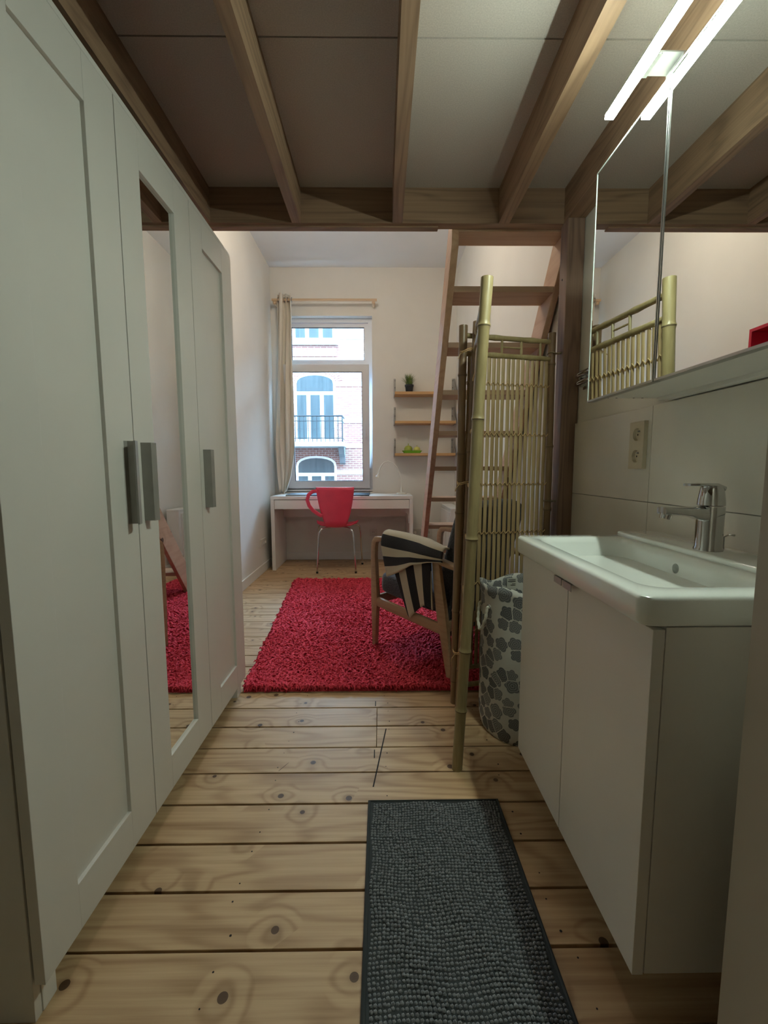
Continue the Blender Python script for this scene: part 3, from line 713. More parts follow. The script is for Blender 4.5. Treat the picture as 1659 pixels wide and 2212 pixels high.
nb = thing('notebook', 'dark notebook lying on the left part of the desk', 'notebook', (-.835, 4.44, .7505), .05)
bm = bmesh.new(); bx(bm, -.115, .085, -.18, .18, 0, .004, bev=.001); mk('back_cover', bm, 'pad_black', nb, world=False)
bm = bmesh.new(); bx(bm, -.112, .082, -.177, .177, .0042, .010); mk('page_block', bm, 'paper_tag', nb, world=False)
bm = bmesh.new(); bx(bm, -.115, .085, -.18, .18, .0102, .013, bev=.001); mk('front_cover', bm, 'notebook', nb, world=False)
# desk lamp
dl = thing('desk_lamp', 'small white gooseneck desk lamp on the right end of the desk', 'lamp', (.235, 4.56, .7505))
bm = bmesh.new(); lathe(bm, [(.053, 0), (.055, .004), (.052, .014), (.02, .02)], (0, 0, 0), 28); mk('lamp_base', bm, 'lamp_white', dl, world=False, smooth=True)
bm = bmesh.new(); lathe(bm, [(.012, .018), (.011, .05), (.006, .085)], (.0, .0, 0), 16); mk('stem_sleeve', bm, 'lamp_white', dl, world=False, smooth=True)
pts = [(0, 0, .08), (-.004, 0, .16), (-.018, 0, .225), (-.05, 0, .29), (-.095, 0, .335), (-.145, 0, .35), (-.19, 0, .335), (-.22, 0, .295), (-.236, 0, .245), (-.240, 0, .225)]
bm = bmesh.new(); tube(bm, pts, .0055, 10); mk('gooseneck', bm, 'lamp_white', dl, world=False, smooth=True)
bm = bmesh.new(); tube(bm, [(-.239, 0, .228), (-.243, 0, .212), (-.252, 0, .182)], [.007, .012, .026], 18); mk('lamp_head', bm, 'lamp_white', dl, world=False, smooth=True)

# ------------------------------------------------------------------ red cup chair
ch = thing('desk_chair', 'red desk chair with a cup-shaped back and chrome legs', 'chair', (-.425, 4.27, 0))
# seat + back as one bent shell; back plane y=-.19 .. ; s runs from seat front to top of back
prof = []   # (y, z, halfwidth)
for y, z, w in ((.20, .452, .165), (.17, .462, .195), (.10, .462, .208), (.0, .456, .210), (-.08, .452, .192), (-.13, .452, .148), (-.160, .462, .108), (-.178, .482, .104), (-.186, .52, .118), (-.192, .58, .138), (-.200, .66, .156), (-.208, .74, .170), (-.216, .815, .180), (-.220, .846, .183)):
    prof.append((y, z, w))
nS, nX = len(prof), 13
bm = bmesh.new()
def shell(u, v):
    i = min(int(round(u * (nS - 1))), nS - 1); y, z, w = prof[i]; t = 2 * v - 1
    lift = .050 * abs(t) ** 2.2 * max(0, 1 - abs(y + .02) / .19) if z < .47 else 0
    return (t * w, y + (.018 * t * t if z > .5 else 0), z + lift)
grid(bm, nS, nX, shell)
sh_ = mk('seat_shell', bm, 'red_paint', ch, world=False, smooth='all', solid=.012)
bm = bmesh.new()
hp = [(-.170, .812), (-.215, .805), (-.252, .775), (-.266, .725), (-.250, .672), (-.215, .625), (-.165, .588), (-.130, .570)]
tube(bm, [(x, -.206 + .018 * (z - .56) / .3 * -1, z) for x, z in hp], [(.006, .017)] * len(hp), 12, ref=(0, 1, 0), square=True)
mk('cup_handle', bm, 'red_paint', ch, world=False, smooth=True)
for sx in (-1, 1):
    bm = bmesh.new(); tube(bm, [(sx * .04, -.05, .440), (sx * .10, -.10, .442), (sx * .145, -.135, .432), (sx * .165, -.152, .40), (sx * .172, -.158, .34), (sx * .190, -.175, .012)], .0088, 12); lg = mk('leg', bm, 'chrome', ch, world=False, smooth=True)
    bm = bmesh.new(); tube(bm, [(sx * .190, -.175, 0), (sx * .1895, -.1745, .018)], .011, 12); mk('foot_cap', bm, 'rubber', lg, world=False, smooth=True)
    bm = bmesh.new(); tube(bm, [(sx * .04, .05, .440), (sx * .12, .10, .444), (sx * .190, .14, .446), (sx * .215, .16, .42), (sx * .222, .17, .35), (sx * .238, .215, .012)], .0088, 12); lg = mk('leg', bm, 'chrome', ch, world=False, smooth=True)
    bm = bmesh.new(); tube(bm, [(sx * .238, .215, 0), (sx * .2375, .2145, .018)], .011, 12); mk('foot_cap', bm, 'rubber', lg, world=False, smooth=True)
bm = bmesh.new(); bx(bm, -.06, .06, -.09, .09, .436, .446, bev=.003); mk('seat_plate', bm, 'steel', ch, world=False)

# ------------------------------------------------------------------ curtain and rod
rod = thing('curtain_rod', 'pale wooden curtain rod above the window', 'curtain rod', (-.56, 4.63, 2.77))
ry, rz = 4.635, 2.775
bm = bmesh.new(); tube(bm, [(-1.115, ry, rz), (-.02, ry, rz)], .0135, 14); mk('pole', bm, 'rod_wood', rod, smooth=True)
for x in (-.055, -1.09):
    bm = bmesh.new(); tube(bm, [(x, YB, rz - .022), (x, 4.66, rz - .022)], .014, 12); br_ = mk('bracket', bm, 'rod_wood', rod, smooth=True)
    bm = bmesh.new(); bmesh.ops.create_uvsphere(bm, u_segments=14, v_segments=8, radius=.019, matrix=Matrix.Translation((x, 4.645, rz - .026))); mk('bracket_cup', bm, 'rod_wood', br_, smooth='all')
bm = bmesh.new()
def cur(u, v):           # u across, v from top to bottom
    z = 2.835 - v * (2.835 - .765)
    xl = np.interp(v, [0, .1, .4, .75, .92, 1], [-1.062, -1.065, -1.085, -1.105, -1.095, -1.085]); xr = np.interp(v, [0, .1, .5, .8, .93, 1], [-.915, -.905, -.915, -.925, -.965, -1.015])
    amp = np.interp(v, [0, .05, .5, 1], [.036, .034, .03, .022])
    y = ry + amp * math.sin(u * 2 * PI * 2.6 + .9 * math.sin(v * 4)) + .012 * math.sin(u * 11 + v * 5) + .015 * math.sin(v * 7 + u * 3) * v
    return (xl + (xr - xl) * u + .008 * math.sin(u * 23 + v * 6), y, z + .02 * v * math.sin(u * 8))
grid(bm, 64, 40, cur)
ct = mk('curtain', bm, 'curtain', None, smooth='all', solid=.002); tag(ct, 'cream curtain gathered at the left side of the window', 'curtain')
for k in range(5):
    x = -1.05 + .033 * k if k < 4 else -.908
    bm = bmesh.new(); tube(bm, [(x, ry + .0225 * math.cos(a), rz + .0225 * math.sin(a)) for a in [2 * PI * j / 14 for j in range(15)]], .0035, 6, cap=False); mk('eyelet', bm, 'zinc', ct, smooth=True)

# ------------------------------------------------------------------ wall shelves with brackets
shz = ((1.800, 1.828), (1.497, 1.525), (1.158, 1.186))
for k, ((z0, z1), lb) in enumerate(zip(shz, ('pine wall shelf holding the potted grass, topmost of three', 'empty pine wall shelf between two other shelves', 'pine wall shelf with the green tray, lowest of three'))):
    s_ = thing('wall_shelf', lb, 'shelf', (.49, 4.66, z0), group='pine shelves on the window wall')
    B('board', 'shelf_pine', s_, (.165, .812, 4.56, YB - .002, z0, z1), bev=.003)
    for x in (.158, .814):
        bm = bmesh.new()
        prism(bm, [(YB - .001, z0 - .006), (4.565, z0 - .006), (4.562, z0 + .035), (4.70, z0 + .12), (4.722, z0 + .19), (YB - .001, z0 + .195)], x, x + .005, 'x'); bk = mk('bracket', bm, 'zinc', s_)
        s2 = 1 if x < .5 else -1
        B('bracket_flange', 'zinc', bk, (x if s2 > 0 else x - .019, x + (.024 if s2 > 0 else .005), YB - .004, YB - .001, z0 + .02, z0 + .195))
        for zz in (.10, .175):
            cx_ = x + (.015 if s2 > 0 else -.010)
            bm = bmesh.new(); tube(bm, [(cx_, YB - .004, z0 + zz), (cx_, YB - .0055, z0 + zz)], .004, 8); mk('screw', bm, 'hole_black', bk)
# potted grass
pl = thing('potted_grass', 'small grass plant in a black pot on the top shelf', 'plant', (.322, 4.645, 1.8285))
bm = bmesh.new(); lathe(bm, [(.034, 0), (.036, .004), (.043, .062), (.0475, .064), (.048, .082), (.044, .082), (.043, .074)], (0, 0, 0), 24); mk('pot', bm, 'pot_black', pl, world=False, smooth=True)
bm = bmesh.new(); lathe(bm, [(.042, .068), (.04, .074)], (0, 0, 0), 16); mk('soil', bm, 'dark_mark', pl, world=False)
bm = bmesh.new()
for k in range(150):
    a = random.uniform(0, 2 * PI); r = .03 * math.sqrt(random.random()); lean = random.uniform(0, .075) * (.4 + r / .03); h = random.uniform(.09, .145) - lean * .45
    d = Vector((math.cos(a), math.sin(a), 0)); t = Vector((-d.y, d.x, 0)); w = random.uniform(.0016, .0028); p0 = d * r + Vector((0, 0, .072))
    q = [p0, p0 + d * lean * .25 + Vector((0, 0, h * .5)), p0 + d * lean * .65 + Vector((0, 0, h * .85)), p0 + d * lean + Vector((0, 0, h))]
    vs = []
    for i, p in enumerate(q):
        ww = w * (1, .9, .6, .08)[i]; vs.append((bm.verts.new(p - t * ww), bm.verts.new(p + t * ww)))
    for i in range(3): bm.faces.new((vs[i][0], vs[i][1], vs[i + 1][1], vs[i + 1][0]))
tag(mk('grass_blades', bm, 'leaf', pl, world=False), kind='stuff')
# tray and jars
bm = bmesh.new(); lps = [rrect(-.085, .085, -.05, .05, .02, 0), rrect(-.108, .108, -.065, .065, .025, .028), rrect(-.103, .103, -.06, .06, .025, .028), rrect(-.082, .082, -.047, .047, .02, .006)]
rv = [[bm.verts.new(p) for p in l_] for l_ in lps]
for a, b in zip(rv, rv[1:]):
    for i in range(len(a)): bm.faces.new((a[i], a[(i + 1) % len(a)], b[(i + 1) % len(a)], b[i]))
bm.faces.new(rv[-1]); bm.faces.new(rv[0][::-1])
ty = mk('serving_tray', bm, 'green_ceramic', None, world=False, smooth=True); ty.location = (.355, 4.655, 1.1865); tag(ty, 'bright green serving tray on the lowest shelf', 'tray')
for (x, sc_, mt, lb) in ((.315, 1.0, 'olive_ceramic', 'olive green lidded jar on the green tray'), (.408, .82, 'yellow_ceramic', 'yellow lidded jar on the green tray')):
    j = thing('lidded_jar', lb, 'jar', (x, 4.655, 1.1928), group='jars on the green tray')
    bm = bmesh.new(); lathe(bm, [(.030 * sc_, 0), (.044 * sc_, .012 * sc_), (.045 * sc_, .036 * sc_)], (0, 0, 0), 22); mk('jar_body', bm, mt, j, world=False, smooth=True)
    bm = bmesh.new(); lathe(bm, [(.0455 * sc_, .037 * sc_), (.044 * sc_, .052 * sc_), (.032 * sc_, .070 * sc_), (.012 * sc_, .079 * sc_)], (0, 0, 0), 22); ld = mk('lid', bm, mt, j, world=False, smooth=True)
    bm = bmesh.new(); lathe(bm, [(.005 * sc_, .078 * sc_), (.0035 * sc_, .088 * sc_), (.007 * sc_, .096 * sc_), (.002 * sc_, .100 * sc_)], (0, 0, 0), 12); mk('knob', bm, mt, ld, world=False, smooth=True)

# ------------------------------------------------------------------ radiator
rd = thing('radiator', 'white panel radiator on the right wall behind the ladder', 'radiator', (.74, 4.40, .1))
B('panel', 'radiator_white', rd, (.690, .735, 4.09, 4.70, .11, .615), bev=.006)
B('rear_panel', 'radiator_white', rd, (.758, .80, 4.09, 4.70, .11, .615), bev=.006)
B('top_grille', 'radiator_white', rd, (.688, .806, 4.085, 4.705, .616, .634), bev=.004)
for y in (4.083, 4.701): B('end_cover', 'radiator_white', rd, (.689, .805, y, y + .006, .11, .615), bev=.001)
for k in range(15):
    y = 4.13 + k * .0385; B('fin', 'radiator_white', rd, (.682, .691, y, y + .02, .14, .59), bev=.003, origin=(.69, y, .14))
for y in (4.15, 4.64): B('wall_bracket', 'radiator_white', rd, (.80, XR - .0002, y, y + .03, .2, .5))

# ------------------------------------------------------------------ loft ladder
ld = thing('loft_ladder', 'steep pine ladder leading up to the loft', 'ladder', (.57, 2.7, 0))
sl = 1.32
def yl(z): return 1.885 + (2.0 - z) / sl      # lower edge of a rail
DPT = .182
for x in (.312, .797):
    bm = bmesh.new(); prism(bm, [(yl(.03), .03), (yl(.03) + DPT, .03), (1.909, 2.0 + (1.885 + DPT - 1.909) * sl), (1.909, 2.0 - (1.909 - 1.885) * sl)], x, x + .030, 'x', bev=.002)
    mk('rail', bm, 'ladder_pine', ld)
for k in range(10):
    zt = 2.045 - .2028 * k
    y0 = max(yl(zt - .012) + .004, 1.910)
    B('tread', 'tread_pine', ld, (.3422, .7968, y0, yl(zt) + DPT - .006, zt - .026, zt), bev=.002, origin=(.57, y0, zt - .026))

# ------------------------------------------------------------------ ceiling globe lamp of the main room
cg = thing('ceiling_lamp_offscreen', 'round opal glass pendant lamp hanging in the middle of the room', 'lamp', (-.24, 2.92, ZC))
bm = bmesh.new(); lathe(bm, [(.05, 0), (.05, -.014), (.03, -.022)], (0, 0, 0), 28); mk('ceiling_plate', bm, 'lamp_white', cg, world=False, smooth=True)
bm = bmesh.new(); tube(bm, [(0, 0, -.02), (0, 0, -.15)], .006, 10); mk('stem', bm, 'lamp_white', cg, world=False, smooth=True)
bm = bmesh.new(); bmesh.ops.create_uvsphere(bm, u_segments=28, v_segments=16, radius=.105, matrix=Matrix.Translation((0, 0, -.25))); mk('globe_offscreen', bm, 'opal_glass', cg, world=False, smooth='all')

# ------------------------------------------------------------------ red box shelf (seen in the mirror)
rs = thing('box_shelf', 'red open box shelf on the left wall past the wardrobe', 'shelf', (-1.05, 2.25, 1.5))
bx_ = (XL, -.95, 1.93, 2.55, 1.50, 1.82); t = .018
B('top', 'red_shelf_paint', rs, (XL, -.95, 1.93, 2.55, 1.82 - t, 1.82)); B('bottom', 'red_shelf_paint', rs, (XL, -.95, 1.93, 2.55, 1.50, 1.50 + t))
for y in (1.93, 2.55 - t): B('side', 'red_shelf_paint', rs, (XL, -.95, y, y + t, 1.50 + t, 1.82 - t))
B('back', 'red_shelf_paint', rs, (XL, XL + .006, 1.93 + t, 2.55 - t, 1.50 + t, 1.82 - t))

# ------------------------------------------------------------------ bamboo folding screen
fs = thing('folding_screen', 'two-panel bamboo folding screen with woven slats tied to the post', 'screen', (.50, 1.70, 0))
def panel(p0, p1, lean0, lean1, r0, r1, m0, m1, H0, seed):
    rr = random.Random(seed)
    a, b = Vector((*p0, 0)), Vector((*p1, 0)); d = (b - a); Wd = d.length; d.normalize(); nrm = Vector((-d.y, d.x, 0))
    l0, l1 = Vector((*lean0, 0)), Vector((*lean1, 0))
    def P(x, z, off=0):
        t = x / Wd; return a + d * x + nrm * off + (l0 * (1 - t) + l1 * t) * (z / 1.59) + Vector((0, 0, z))
    def pole(x, r, z0, z1, mat, nm='pole'):
        nodes = sorted(rr.uniform(z0 + .1, z1 - .05) for _ in range(5)); nodes = [z0 + (z1 - z0) * (i + .5 + rr.uniform(-.2, .2)) / 5 for i in range(5)]
        zs = sorted(set([z0, z1 - .02, z1] + [n + e for n in nodes for e in (-.012, -.004, .0, .006, .014)]))
        bm = bmesh.new(); rad = []
        for z in zs:
            k = max([math.exp(-((z - n) / .005) ** 2) for n in nodes]); rad.append(r * (1 + .17 * k + (.06 if z > z1 - .03 else 0)))
        tube(bm, [P(x, z) + Vector((.002 * math.sin(z * 5 + seed), 0, 0)) for z in zs], rad, 14); po = mk(nm, bm, mat, fs, smooth=True)
        bm = bmesh.new()
        for n_ in nodes:
            tube(bm, [P(x, n_ + e) + Vector((.002 * math.sin(n_ * 5 + seed), 0, 0)) for e in (-.0042, -.0022)], r * 1.12, 14)
        tag(mk('node_ring', bm, 'bamboo_node', po, smooth=True), kind='stuff'); return po
    pole(0, r0, 0, H0, m0); pole(Wd, r1, 0, H0, m1)
    def hrail(z, r, nm='rail', x0=None, x1=None, mat='bamboo_pole'):
        x0 = r0 * .6 if x0 is None else x0; x1 = Wd - r1 * .6 if x1 is None else x1
        xs = [x0 + (x1 - x0) * i / 12 for i in range(13)]; bm = bmesh.new()
        tube(bm, [P(x, z) for x in xs], [r * (1.18 if i in (4, 9) else 1) for i in range(13)], 10); mk(nm, bm, mat, fs, smooth=True)
    hrail(1.548, .0105); hrail(1.478, .0105); hrail(.075, .011); hrail(.155, .010)
    for fx in (.42, .64, .86): 
        x = Wd * fx; bm = bmesh.new(); tube(bm, [P(x, 1.479), P(x, 1.547)], .0055, 8); mk('baluster', bm, 'bamboo_pole', fs, smooth=True)
    hrail(1.513, .0035, 'thin_rail', Wd * .42, Wd * .64)
    ns = int((Wd - r0 - r1 - .004) / .0222); st = (Wd - r0 - r1) / ns
    for k in range(ns):
        x = r0 + st * (k + .5); w = rr.uniform(.0074, .0086); j = rr.uniform(-.0025, .0025); bm = bmesh.new()
        tube(bm, [P(x + j * math.sin(z * 3 + k), z) for z in (.15, .4, .62, .9, 1.15, 1.47)], [(.0032, w)] * 6, 8, ref=tuple(nrm)); mk('slat', bm, 'bamboo_slat', fs, smooth=True)
    for z in (1.365, 1.160, .952, .745, .53, .32):
        pts = []; bm = bmesh.new()
        for k in range(ns + 1):
            x = r0 + st * k; pts += [P(x - st * .28, z - .007, -.006), P(x + st * .28, z + .007, -.0065)]
        tube(bm, pts, .0021, 5)
        pts = []
        for k in range(ns + 1):
            x = r0 + st * k; pts += [P(x - st * .28, z + .006, .006), P(x + st * .28, z - .006, .006)]
        tube(bm, pts, .0021, 5); tag(mk('lashing', bm, 'twine', fs), kind='stuff')
panel((.322, 1.760), (.738, 1.852), (.018, 0), (-.004, 0), .0165, .0150, 'bamboo_brown', 'bamboo_brown', 1.585, 3)
panel((.262, 1.348), (.336, 1.725), (.066, 0), (.050, .01), .0180, .0150, 'bamboo_pole', 'bamboo_brown', 1.592, 5)
for z in (1.475, .955, .24):
    bm = bmesh.new(); c = Vector((.345 + .017 * z / 1.59, 1.742, z))
    for q in range(2): tube(bm, [(c.x + .036 * math.cos(a), c.y + .032 * math.sin(a), z + .006 * q + .004 * math.sin(3 * a)) for a in [2 * PI * k / 16 for k in range(17)]], .0018, 5, cap=False)
    tube(bm, [(c.x - .03, c.y - .02, z), (c.x - .045, c.y - .03, z - .015), (c.x - .05, c.y - .032, z - .03)], .0018, 5)
    mk('string_tie', bm, 'twine', fs)
for z in (1.50, .875):
    bm = bmesh.new(); tube(bm, [(.738 + .022 * math.cos(a), 1.852 + .020 * math.sin(a), z + .003 * math.sin(2 * a)) for a in [2 * PI * k / 16 for k in range(17)]], .0025, 6, cap=False); tube(bm, [(.756, 1.845, z), (.768, 1.835, z)], .004, 6); mk('wire_tie', bm, 'wire', fs)

# ------------------------------------------------------------------ laundry basket
lb_ = thing('laundry_basket', 'round fabric laundry basket with grey cloud print beside the vanity', 'basket', (.567, 1.60, 0))
RB, HB = .168, .575
bm = bmesh.new()
def bag(u, v):
    a = 2 * PI * u
    z = HB * v; r = RB * (1 + .02 * math.sin(3 * a + v * 4) * v + .012 * math.sin(5 * a)) * np.interp(v, [0, .06, .15, .9, 1], [.93, .985, 1, 1.0, 1.03])
    return (r * math.cos(a), r * .96 * math.sin(a), z + (.016 * math.sin(2 * a + .8) + .008 * math.sin(5 * a)) * v ** 6)
grid(bm, 64, 26, bag, lambda u, v: (u * 2 * PI * RB * 1.0, v * HB), wrap=True)
wl = mk('bag_wall', bm, 'cloud_print', lb_, world=False, smooth='all', solid=.004)
bm = bmesh.new(); lathe(bm, [(.155, .002), (.156, .008)], (0, 0, 0), 40); mk('bag_bottom', bm, 'cloud_print', lb_, world=False)
ha = math.radians(190)
def bp(a, z, off): return ((RB + off) * math.cos(a), (RB * .96 + off) * math.sin(a), z)
bm = bmesh.new(); hp = [bp(ha + .20, .500, -.005), bp(ha + .20, .500, .012), bp(ha + .19, .46, .016), bp(ha + .10, .415, .02), bp(ha - .02, .405, .02), bp(ha - .16, .43, .018), bp(ha - .21, .47, .014), bp(ha - .21, .500, .010), bp(ha - .21, .500, -.005)]
pts = [Vector(p) for p in hp]; fine_ = []
for a, b in zip(pts, pts[1:]):
    for k in range(6): fine_.append(a.lerp(b, k / 6))
fine_.append(pts[-1])
tube(bm, fine_, [.0058 + .0011 * math.sin(k * 1.9) for k in range(len(fine_))], 8); mk('rope_handle', bm, 'cotton_rope', lb_, world=False, smooth=True)
for s in (.20, -.21):
    bm = bmesh.new(); c = Vector(bp(ha + s, .500, .004)); d = Vector((math.cos(ha + s), math.sin(ha + s), 0)); t = Vector((-d.y, d.x, 0))
    tube(bm, [c + t * .010 * math.cos(q) + Vector((0, 0, .010)) * math.sin(q) for q in [2 * PI * k / 12 for k in range(13)]], .002, 6, cap=False); mk('grommet', bm, 'zinc', lb_, world=False, smooth=True)
bm = bmesh.new()
grid(bm, 6, 5, lambda u, v: ((RB - .008) * math.cos(1.50 + .26 * u), (RB * .96 - .008) * math.sin(1.50 + .26 * u), .505 + .05 * v))
tgo = mk('sewn_tag', bm, 'paper_tag', lb_, world=False, solid=.001)
bm = bmesh.new()
for (zz, u0, u1) in ((.547, .1, .8), (.540, .1, .9), (.530, .1, .45), (.524, .1, .6)):
    a0, a1 = 1.50 + .26 * u0, 1.50 + .26 * u1
    f = [bm.verts.new(((RB - .0092) * math.cos(a), (RB * .96 - .0092) * math.sin(a), z)) for a, z in ((a0, zz), (a1, zz), (a1, zz + .0025), (a0, zz + .0025))]; bm.faces.new(f)
mk('tag_print', bm, 'ink', tgo, world=False)

# ------------------------------------------------------------------ bath mat
bmt = thing('bath_mat', 'dark grey chenille bath mat on the floor in front of the vanity', 'mat', (.16, .90, 0))
MXa, MXb, MYa, MYb = -.034, .355, .595, 1.199
bm = bmesh.new(); bx(bm, MXa, MXb, MYa, MYb, .001, .009, bev=.003); mk('backing', bm, 'mat_backing', bmt)
bm = bmesh.new()
nx, ny = 44, 68; ax, ay = (MXb - MXa - .016) / nx, (MYb - MYa - .016) / ny
tmpl = bmesh.new(); bmesh.ops.create_icosphere(tmpl, subdivisions=1, radius=1); tv = np.array([v.co[:] for v in tmpl.verts]); tf = [[v.index for v in f.verts] for f in tmpl.faces]; tmpl.free()
V, Fc = [], []
for i in range(nx):
    for j in range(ny):
        x = MXa + .008 + (i + .5) * ax; y = MYa + .008 + (j + .5) * ay
        x += .0030 * math.sin(y * 38 + 1) + RNG.normal(0, .0006); y += .0035 * math.sin(x * 31 + y * 9) + RNG.normal(0, .0006)
        x = min(max(x, MXa + .009), MXb - .009); y = min(max(y, MYa + .009), MYb - .009)
        s = np.array([ax * .50, ay * .46, .0052]) * RNG.uniform(.85, 1.12); b0 = len(V) * 12
        V.append(tv * s + np.array([x, y, .0085 + RNG.uniform(-.001, .0012) + .0012 * math.sin(x * 40 + y * 23)])); Fc += [[q + b0 for q in f] for f in tf]
me = bpy.data.meshes.new('nub_pile'); me.from_pydata((np.concatenate(V) - np.array([.16, .90, 0])).tolist(), [], Fc); me.materials.append(M['mat_chenille'])
for p in me.polygons: p.use_smooth = True
no = bpy.data.objects.new('nub_pile', me); COL.objects.link(no); no.parent = bmt; tag(no, kind='stuff')
bm = bmesh.new()
tube(bm, [(MXa, MYa, .007), (MXa, MYb, .007), (MXb, MYb, .007), (MXb, MYa, .007), (MXa, MYa, .007)], .0055, 8); mk('hem', bm, 'mat_backing', bmt, smooth=True)

# ------------------------------------------------------------------ red shag rug
rg = thing('shag_rug', 'red shag rug under the armchair', 'rug', (0, 2.8, 0))
C4 = [Vector((-.625, 1.862)), Vector((.705, 1.858)), Vector((.60, 3.80)), Vector((-.768, 3.78))]
def rq(u, v): return (C4[0] * (1 - u) + C4[1] * u) * (1 - v) + (C4[3] * (1 - u) + C4[2] * u) * v
bm = bmesh.new(); prism(bm, [tuple(c) for c in C4], .001, .010, 'z'); mk('backing', bm, 'shag_red', rg)
n = 28000
u = RNG.random(n); v = RNG.random(n) ** 1.35
px = np.array([rq(a, b)[:] for a, b in zip(u, v)])
far = (px[:, 1] - 1.86) / 1.94
ang = RNG.uniform(0, 2 * PI, n); ln = RNG.uniform(.018, .036, n) * (1 + .5 * far); ht = RNG.uniform(.012, .026, n); wd = RNG.uniform(.0042, .0062, n) * (1 + .7 * far)
swirl = .9 * np.sin(px[:, 0] * 9) + .9 * np.cos(px[:, 1] * 8 + px[:, 0] * 4); ang = np.where(RNG.random(n) < .5, swirl + RNG.normal(0, .7, n), ang)
dx, dy = np.cos(ang), np.sin(ang)
ctr = np.array([[0, 0], [.35, .75], [.75, 1.0], [1.0, .55]]); wk = np.array([1.0, 1.15, 1.0, .35])
VV = np.zeros((n, 4, 3, 3))
for k in range(4):
    cx_ = px[:, 0] + dx * ln * (ctr[k, 0] - .4); cy_ = px[:, 1] + dy * ln * (ctr[k, 0] - .4); cz = .008 + ht * ctr[k, 1]
    for m_ in range(3):
        a = ang + PI / 2; tt = 2 * PI * m_ / 3 + .5
        VV[:, k, m_, 0] = cx_ + np.cos(a) * wd * wk[k] * math.cos(tt); VV[:, k, m_, 1] = cy_ + np.sin(a) * wd * wk[k] * math.cos(tt); VV[:, k, m_, 2] = cz + wd * wk[k] * math.sin(tt)
idx = np.arange(n)[:, None] * 12; fl = []
for k in range(3):
    for m_ in range(3):
        a, b = k * 3 + m_, k * 3 + (m_ + 1) % 3; fl.append(np.concatenate([idx + a, idx + b, idx + b + 3, idx + a + 3], 1))
quads = np.concatenate(fl)
VV = VV.reshape(-1, 3) - np.array([0, 2.8, 0])
me = bpy.data.meshes.new('shag_pile'); me.vertices.add(len(VV)); me.vertices.foreach_set('co', VV.ravel())
me.loops.add(quads.size); me.loops.foreach_set('vertex_index', quads.ravel().astype(np.int32)); me.polygons.add(len(quads))
me.polygons.foreach_set('loop_start', np.arange(0, quads.size, 4, dtype=np.int32)); me.polygons.foreach_set('use_smooth', np.ones(len(quads), dtype=bool)); me.update(); me.validate()
me.materials.append(M['shag_red']); so = bpy.data.objects.new('shag_pile', me); COL.objects.link(so); so.parent = rg; tag(so, kind='stuff')

# ------------------------------------------------------------------ armchair
TH = math.radians(41.85)
ac = thing('armchair', 'wooden-framed armchair with dark fabric cushions on the red rug', 'armchair', (.357, 2.319, .014), TH)
def Q(s, w, z): return (-.28 + w, .2675 - s, z)     # s from front leg backwards, w across from the near side
def sweep(name, pts, rad, par=ac, mat='oak_frame', seg=14, ref=(1, 0, 0), sq=True):
    bm = bmesh.new(); tube(bm, pts, rad, seg, ref=ref, square=sq); return mk(name, bm, mat, par, world=False, smooth=True)
for w, sg in ((0, 1), (.56, -1)):
    sweep('front_leg', [Q(.004, w, 0), Q(.006, w, .15), Q(.010, w, .28), Q(.004, w, .42), Q(.0, w, .52), Q(.002, w, .575)], [(.014, .013), (.016, .018), (.0175, .025), (.016, .021), (.015, .018), (.015, .018)])
    sweep('arm', [Q(.002, w, .570), Q(.006, w, .598), Q(.022, w, .618), Q(.055, w, .624), Q(.16, w, .618), Q(.30, w, .598), Q(.42, w + sg * .004, .575), Q(.52, w + sg * .008, .555), Q(.60, w + sg * .012, .540)], [(.015, .018), (.0155, .018), (.016, .017), (.018, .014), (.020, .012), (.022, .011), (.024, .012), (.024, .013), (.020, .010)])
    sweep('rear_leg', [Q(.545, w, 0), Q(.515, w, .18), Q(.488, w, .33), Q(.468, w, .45), Q(.452, w, .562)], [(.013, .016), (.015, .024), (.016, .029), (.015, .025), (.014, .021)])
    sweep('side_rail', [Q(.02, w, .268), Q(.25, w, .252), Q(.50, w, .236)], [(.012, .026)] * 3)
sweep('front_rail', [Q(.012, .01, .275), Q(.012, .55, .275)], [(.012, .026)] * 2, ref=(0, 1, 0))
sweep('rear_rail', [Q(.485, .01, .235), Q(.485, .55, .235)], [(.012, .026)] * 2, ref=(0, 1, 0))
def cushion(name, mat, cen, half, rotx, bev):
    bm = bmesh.new(); bx(bm, -half[0], half[0], -half[1], half[1], -half[2], half[2]); bmesh.ops.subdivide_edges(bm, edges=bm.edges[:], cuts=5, use_grid_fill=True)
    for v in bm.verts:   # rounded and crowned
        q = Vector((v.co.x / half[0], v.co.y / half[1], v.co.z / half[2]))
        cc = Vector([max(-h + bev, min(h - bev, c)) for c, h in zip(v.co, half)]); dlt = v.co - cc
        if dlt.length > 1e-6: v.co = cc + dlt.normalized() * min(bev, dlt.length)
        v.co.z += .012 * (1 - q.x ** 2) * (1 - q.y ** 2) * (1 if v.co.z > 0 else -.3)
    bmesh.ops.rotate(bm, verts=bm.verts[:], cent=(0, 0, 0), matrix=Matrix.Rotation(rotx, 3, 'X')); bmesh.ops.translate(bm, verts=bm.verts[:], vec=cen)
    o = mk(name, bm, mat, ac, world=False, smooth='all'); md = o.modifiers.new('sub', 'SUBSURF'); md.levels = 1; md.render_levels = 2; return o
cushion('seat_cushion', 'boucle_grey', Q(.215, .28, .352), (.248, .235, .068), math.radians(3.5), .045)
cushion('back_cushion', 'boucle_dark', Q(.508, .28, .575), (.250, .280, .060), math.radians(106), .050)
bm = bmesh.new()   # upholstered outer back hanging below the cushion
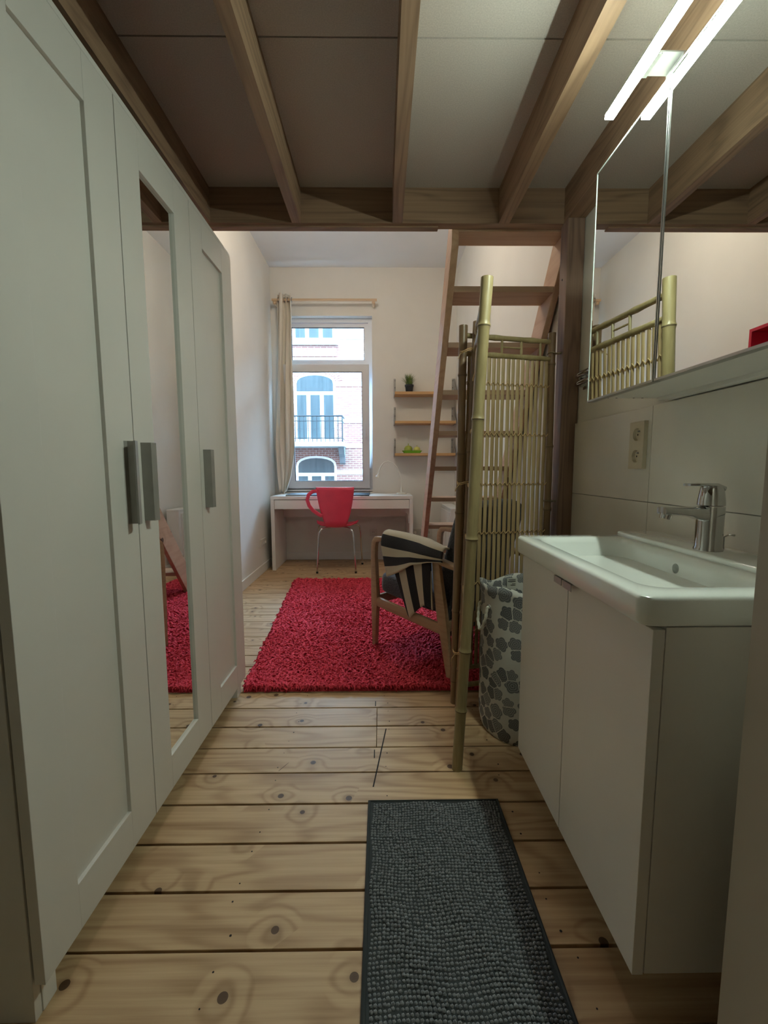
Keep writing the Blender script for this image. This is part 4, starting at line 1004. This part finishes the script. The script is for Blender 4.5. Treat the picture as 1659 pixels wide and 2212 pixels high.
bx(bm, -.225, .225, -.012, .012, -.17, .17, bev=.01); bmesh.ops.rotate(bm, verts=bm.verts[:], cent=(0, 0, 0), matrix=Matrix.Rotation(math.radians(8), 3, 'X')); bmesh.ops.translate(bm, verts=bm.verts[:], vec=Q(.470, .28, .33)); mk('outer_back', bm, 'boucle_dark', ac, world=False)

# ------------------------------------------------------------------ striped blanket over the near arm
bl = thing('striped_blanket', 'black and cream striped knitted blanket draped over the armchair arm', 'blanket', (.357, 2.319, .014), TH)
def lerp2(tab, t):
    xs = [r[0] for r in tab]; return [float(np.interp(t, xs, [r[i] for r in tab])) for i in range(1, len(tab[0]))]
# upper fold: u from front to back along the arm, v from the inner (top) edge down the outside
top = [(0, .085, .040, .672), (.25, .20, .05, .668), (.6, .36, .06, .650), (1, .505, .04, .625)]
mid = [(0, .100, -.028, .610), (.25, .19, -.030, .606), (.6, .36, -.034, .602), (1, .515, -.034, .592)]
bot = [(0, .155, -.045, .440), (.25, .24, -.044, .478), (.5, .33, -.043, .530), (.75, .43, -.040, .558), (1, .520, -.036, .572)]
def upper(u, v):
    a, b, c = lerp2(top, u), lerp2(mid, u), lerp2(bot, u)
    if v < .35: t = v / .35; s, w, z = [p + (q - p) * t for p, q in zip(a, b)]
    else: t = (v - .35) / .65; s, w, z = [p + (q - p) * t for p, q in zip(b, c)]
    if v < .35: z += .020 * math.sin(PI * v / .35); w -= .012 * math.sin(PI * v / .35)
    w += -.004 * math.sin(u * 9 + v * 4) - .006
    return Q(s, w, z)
bm = bmesh.new(); grid(bm, 34, 22, upper, lambda u, v: (u, 2.5 * v * (1 - .18 * u)))
mk('upper_fold', bm, 'striped_knit', bl, world=False, smooth='all', solid=.009)
tl_ = [(0, .165, .560), (1, .462, .560)]; 
def lower(u, v):
    s0 = .150 + .29 * u; z0 = .580
    s1 = .285 + .165 * u; z1 = .262 + np.interp(u, [0, .12, .45, .7, 1], [.0, -.012, .05, .080, .065])
    t = v; s = s0 + (s1 - s0) * t ** 1.15; z = z0 + (z1 - z0) * t
    w = -.030 + .005 * math.sin(u * 12 + v * 2) * v + .003
    return Q(s, w, z)
bm = bmesh.new(); grid(bm, 34, 22, lower, lambda u, v: (v, .62 + 2.35 * u + .12 * v))
mk('hanging_fold', bm, 'striped_knit', bl, world=False, smooth='all', solid=.007)
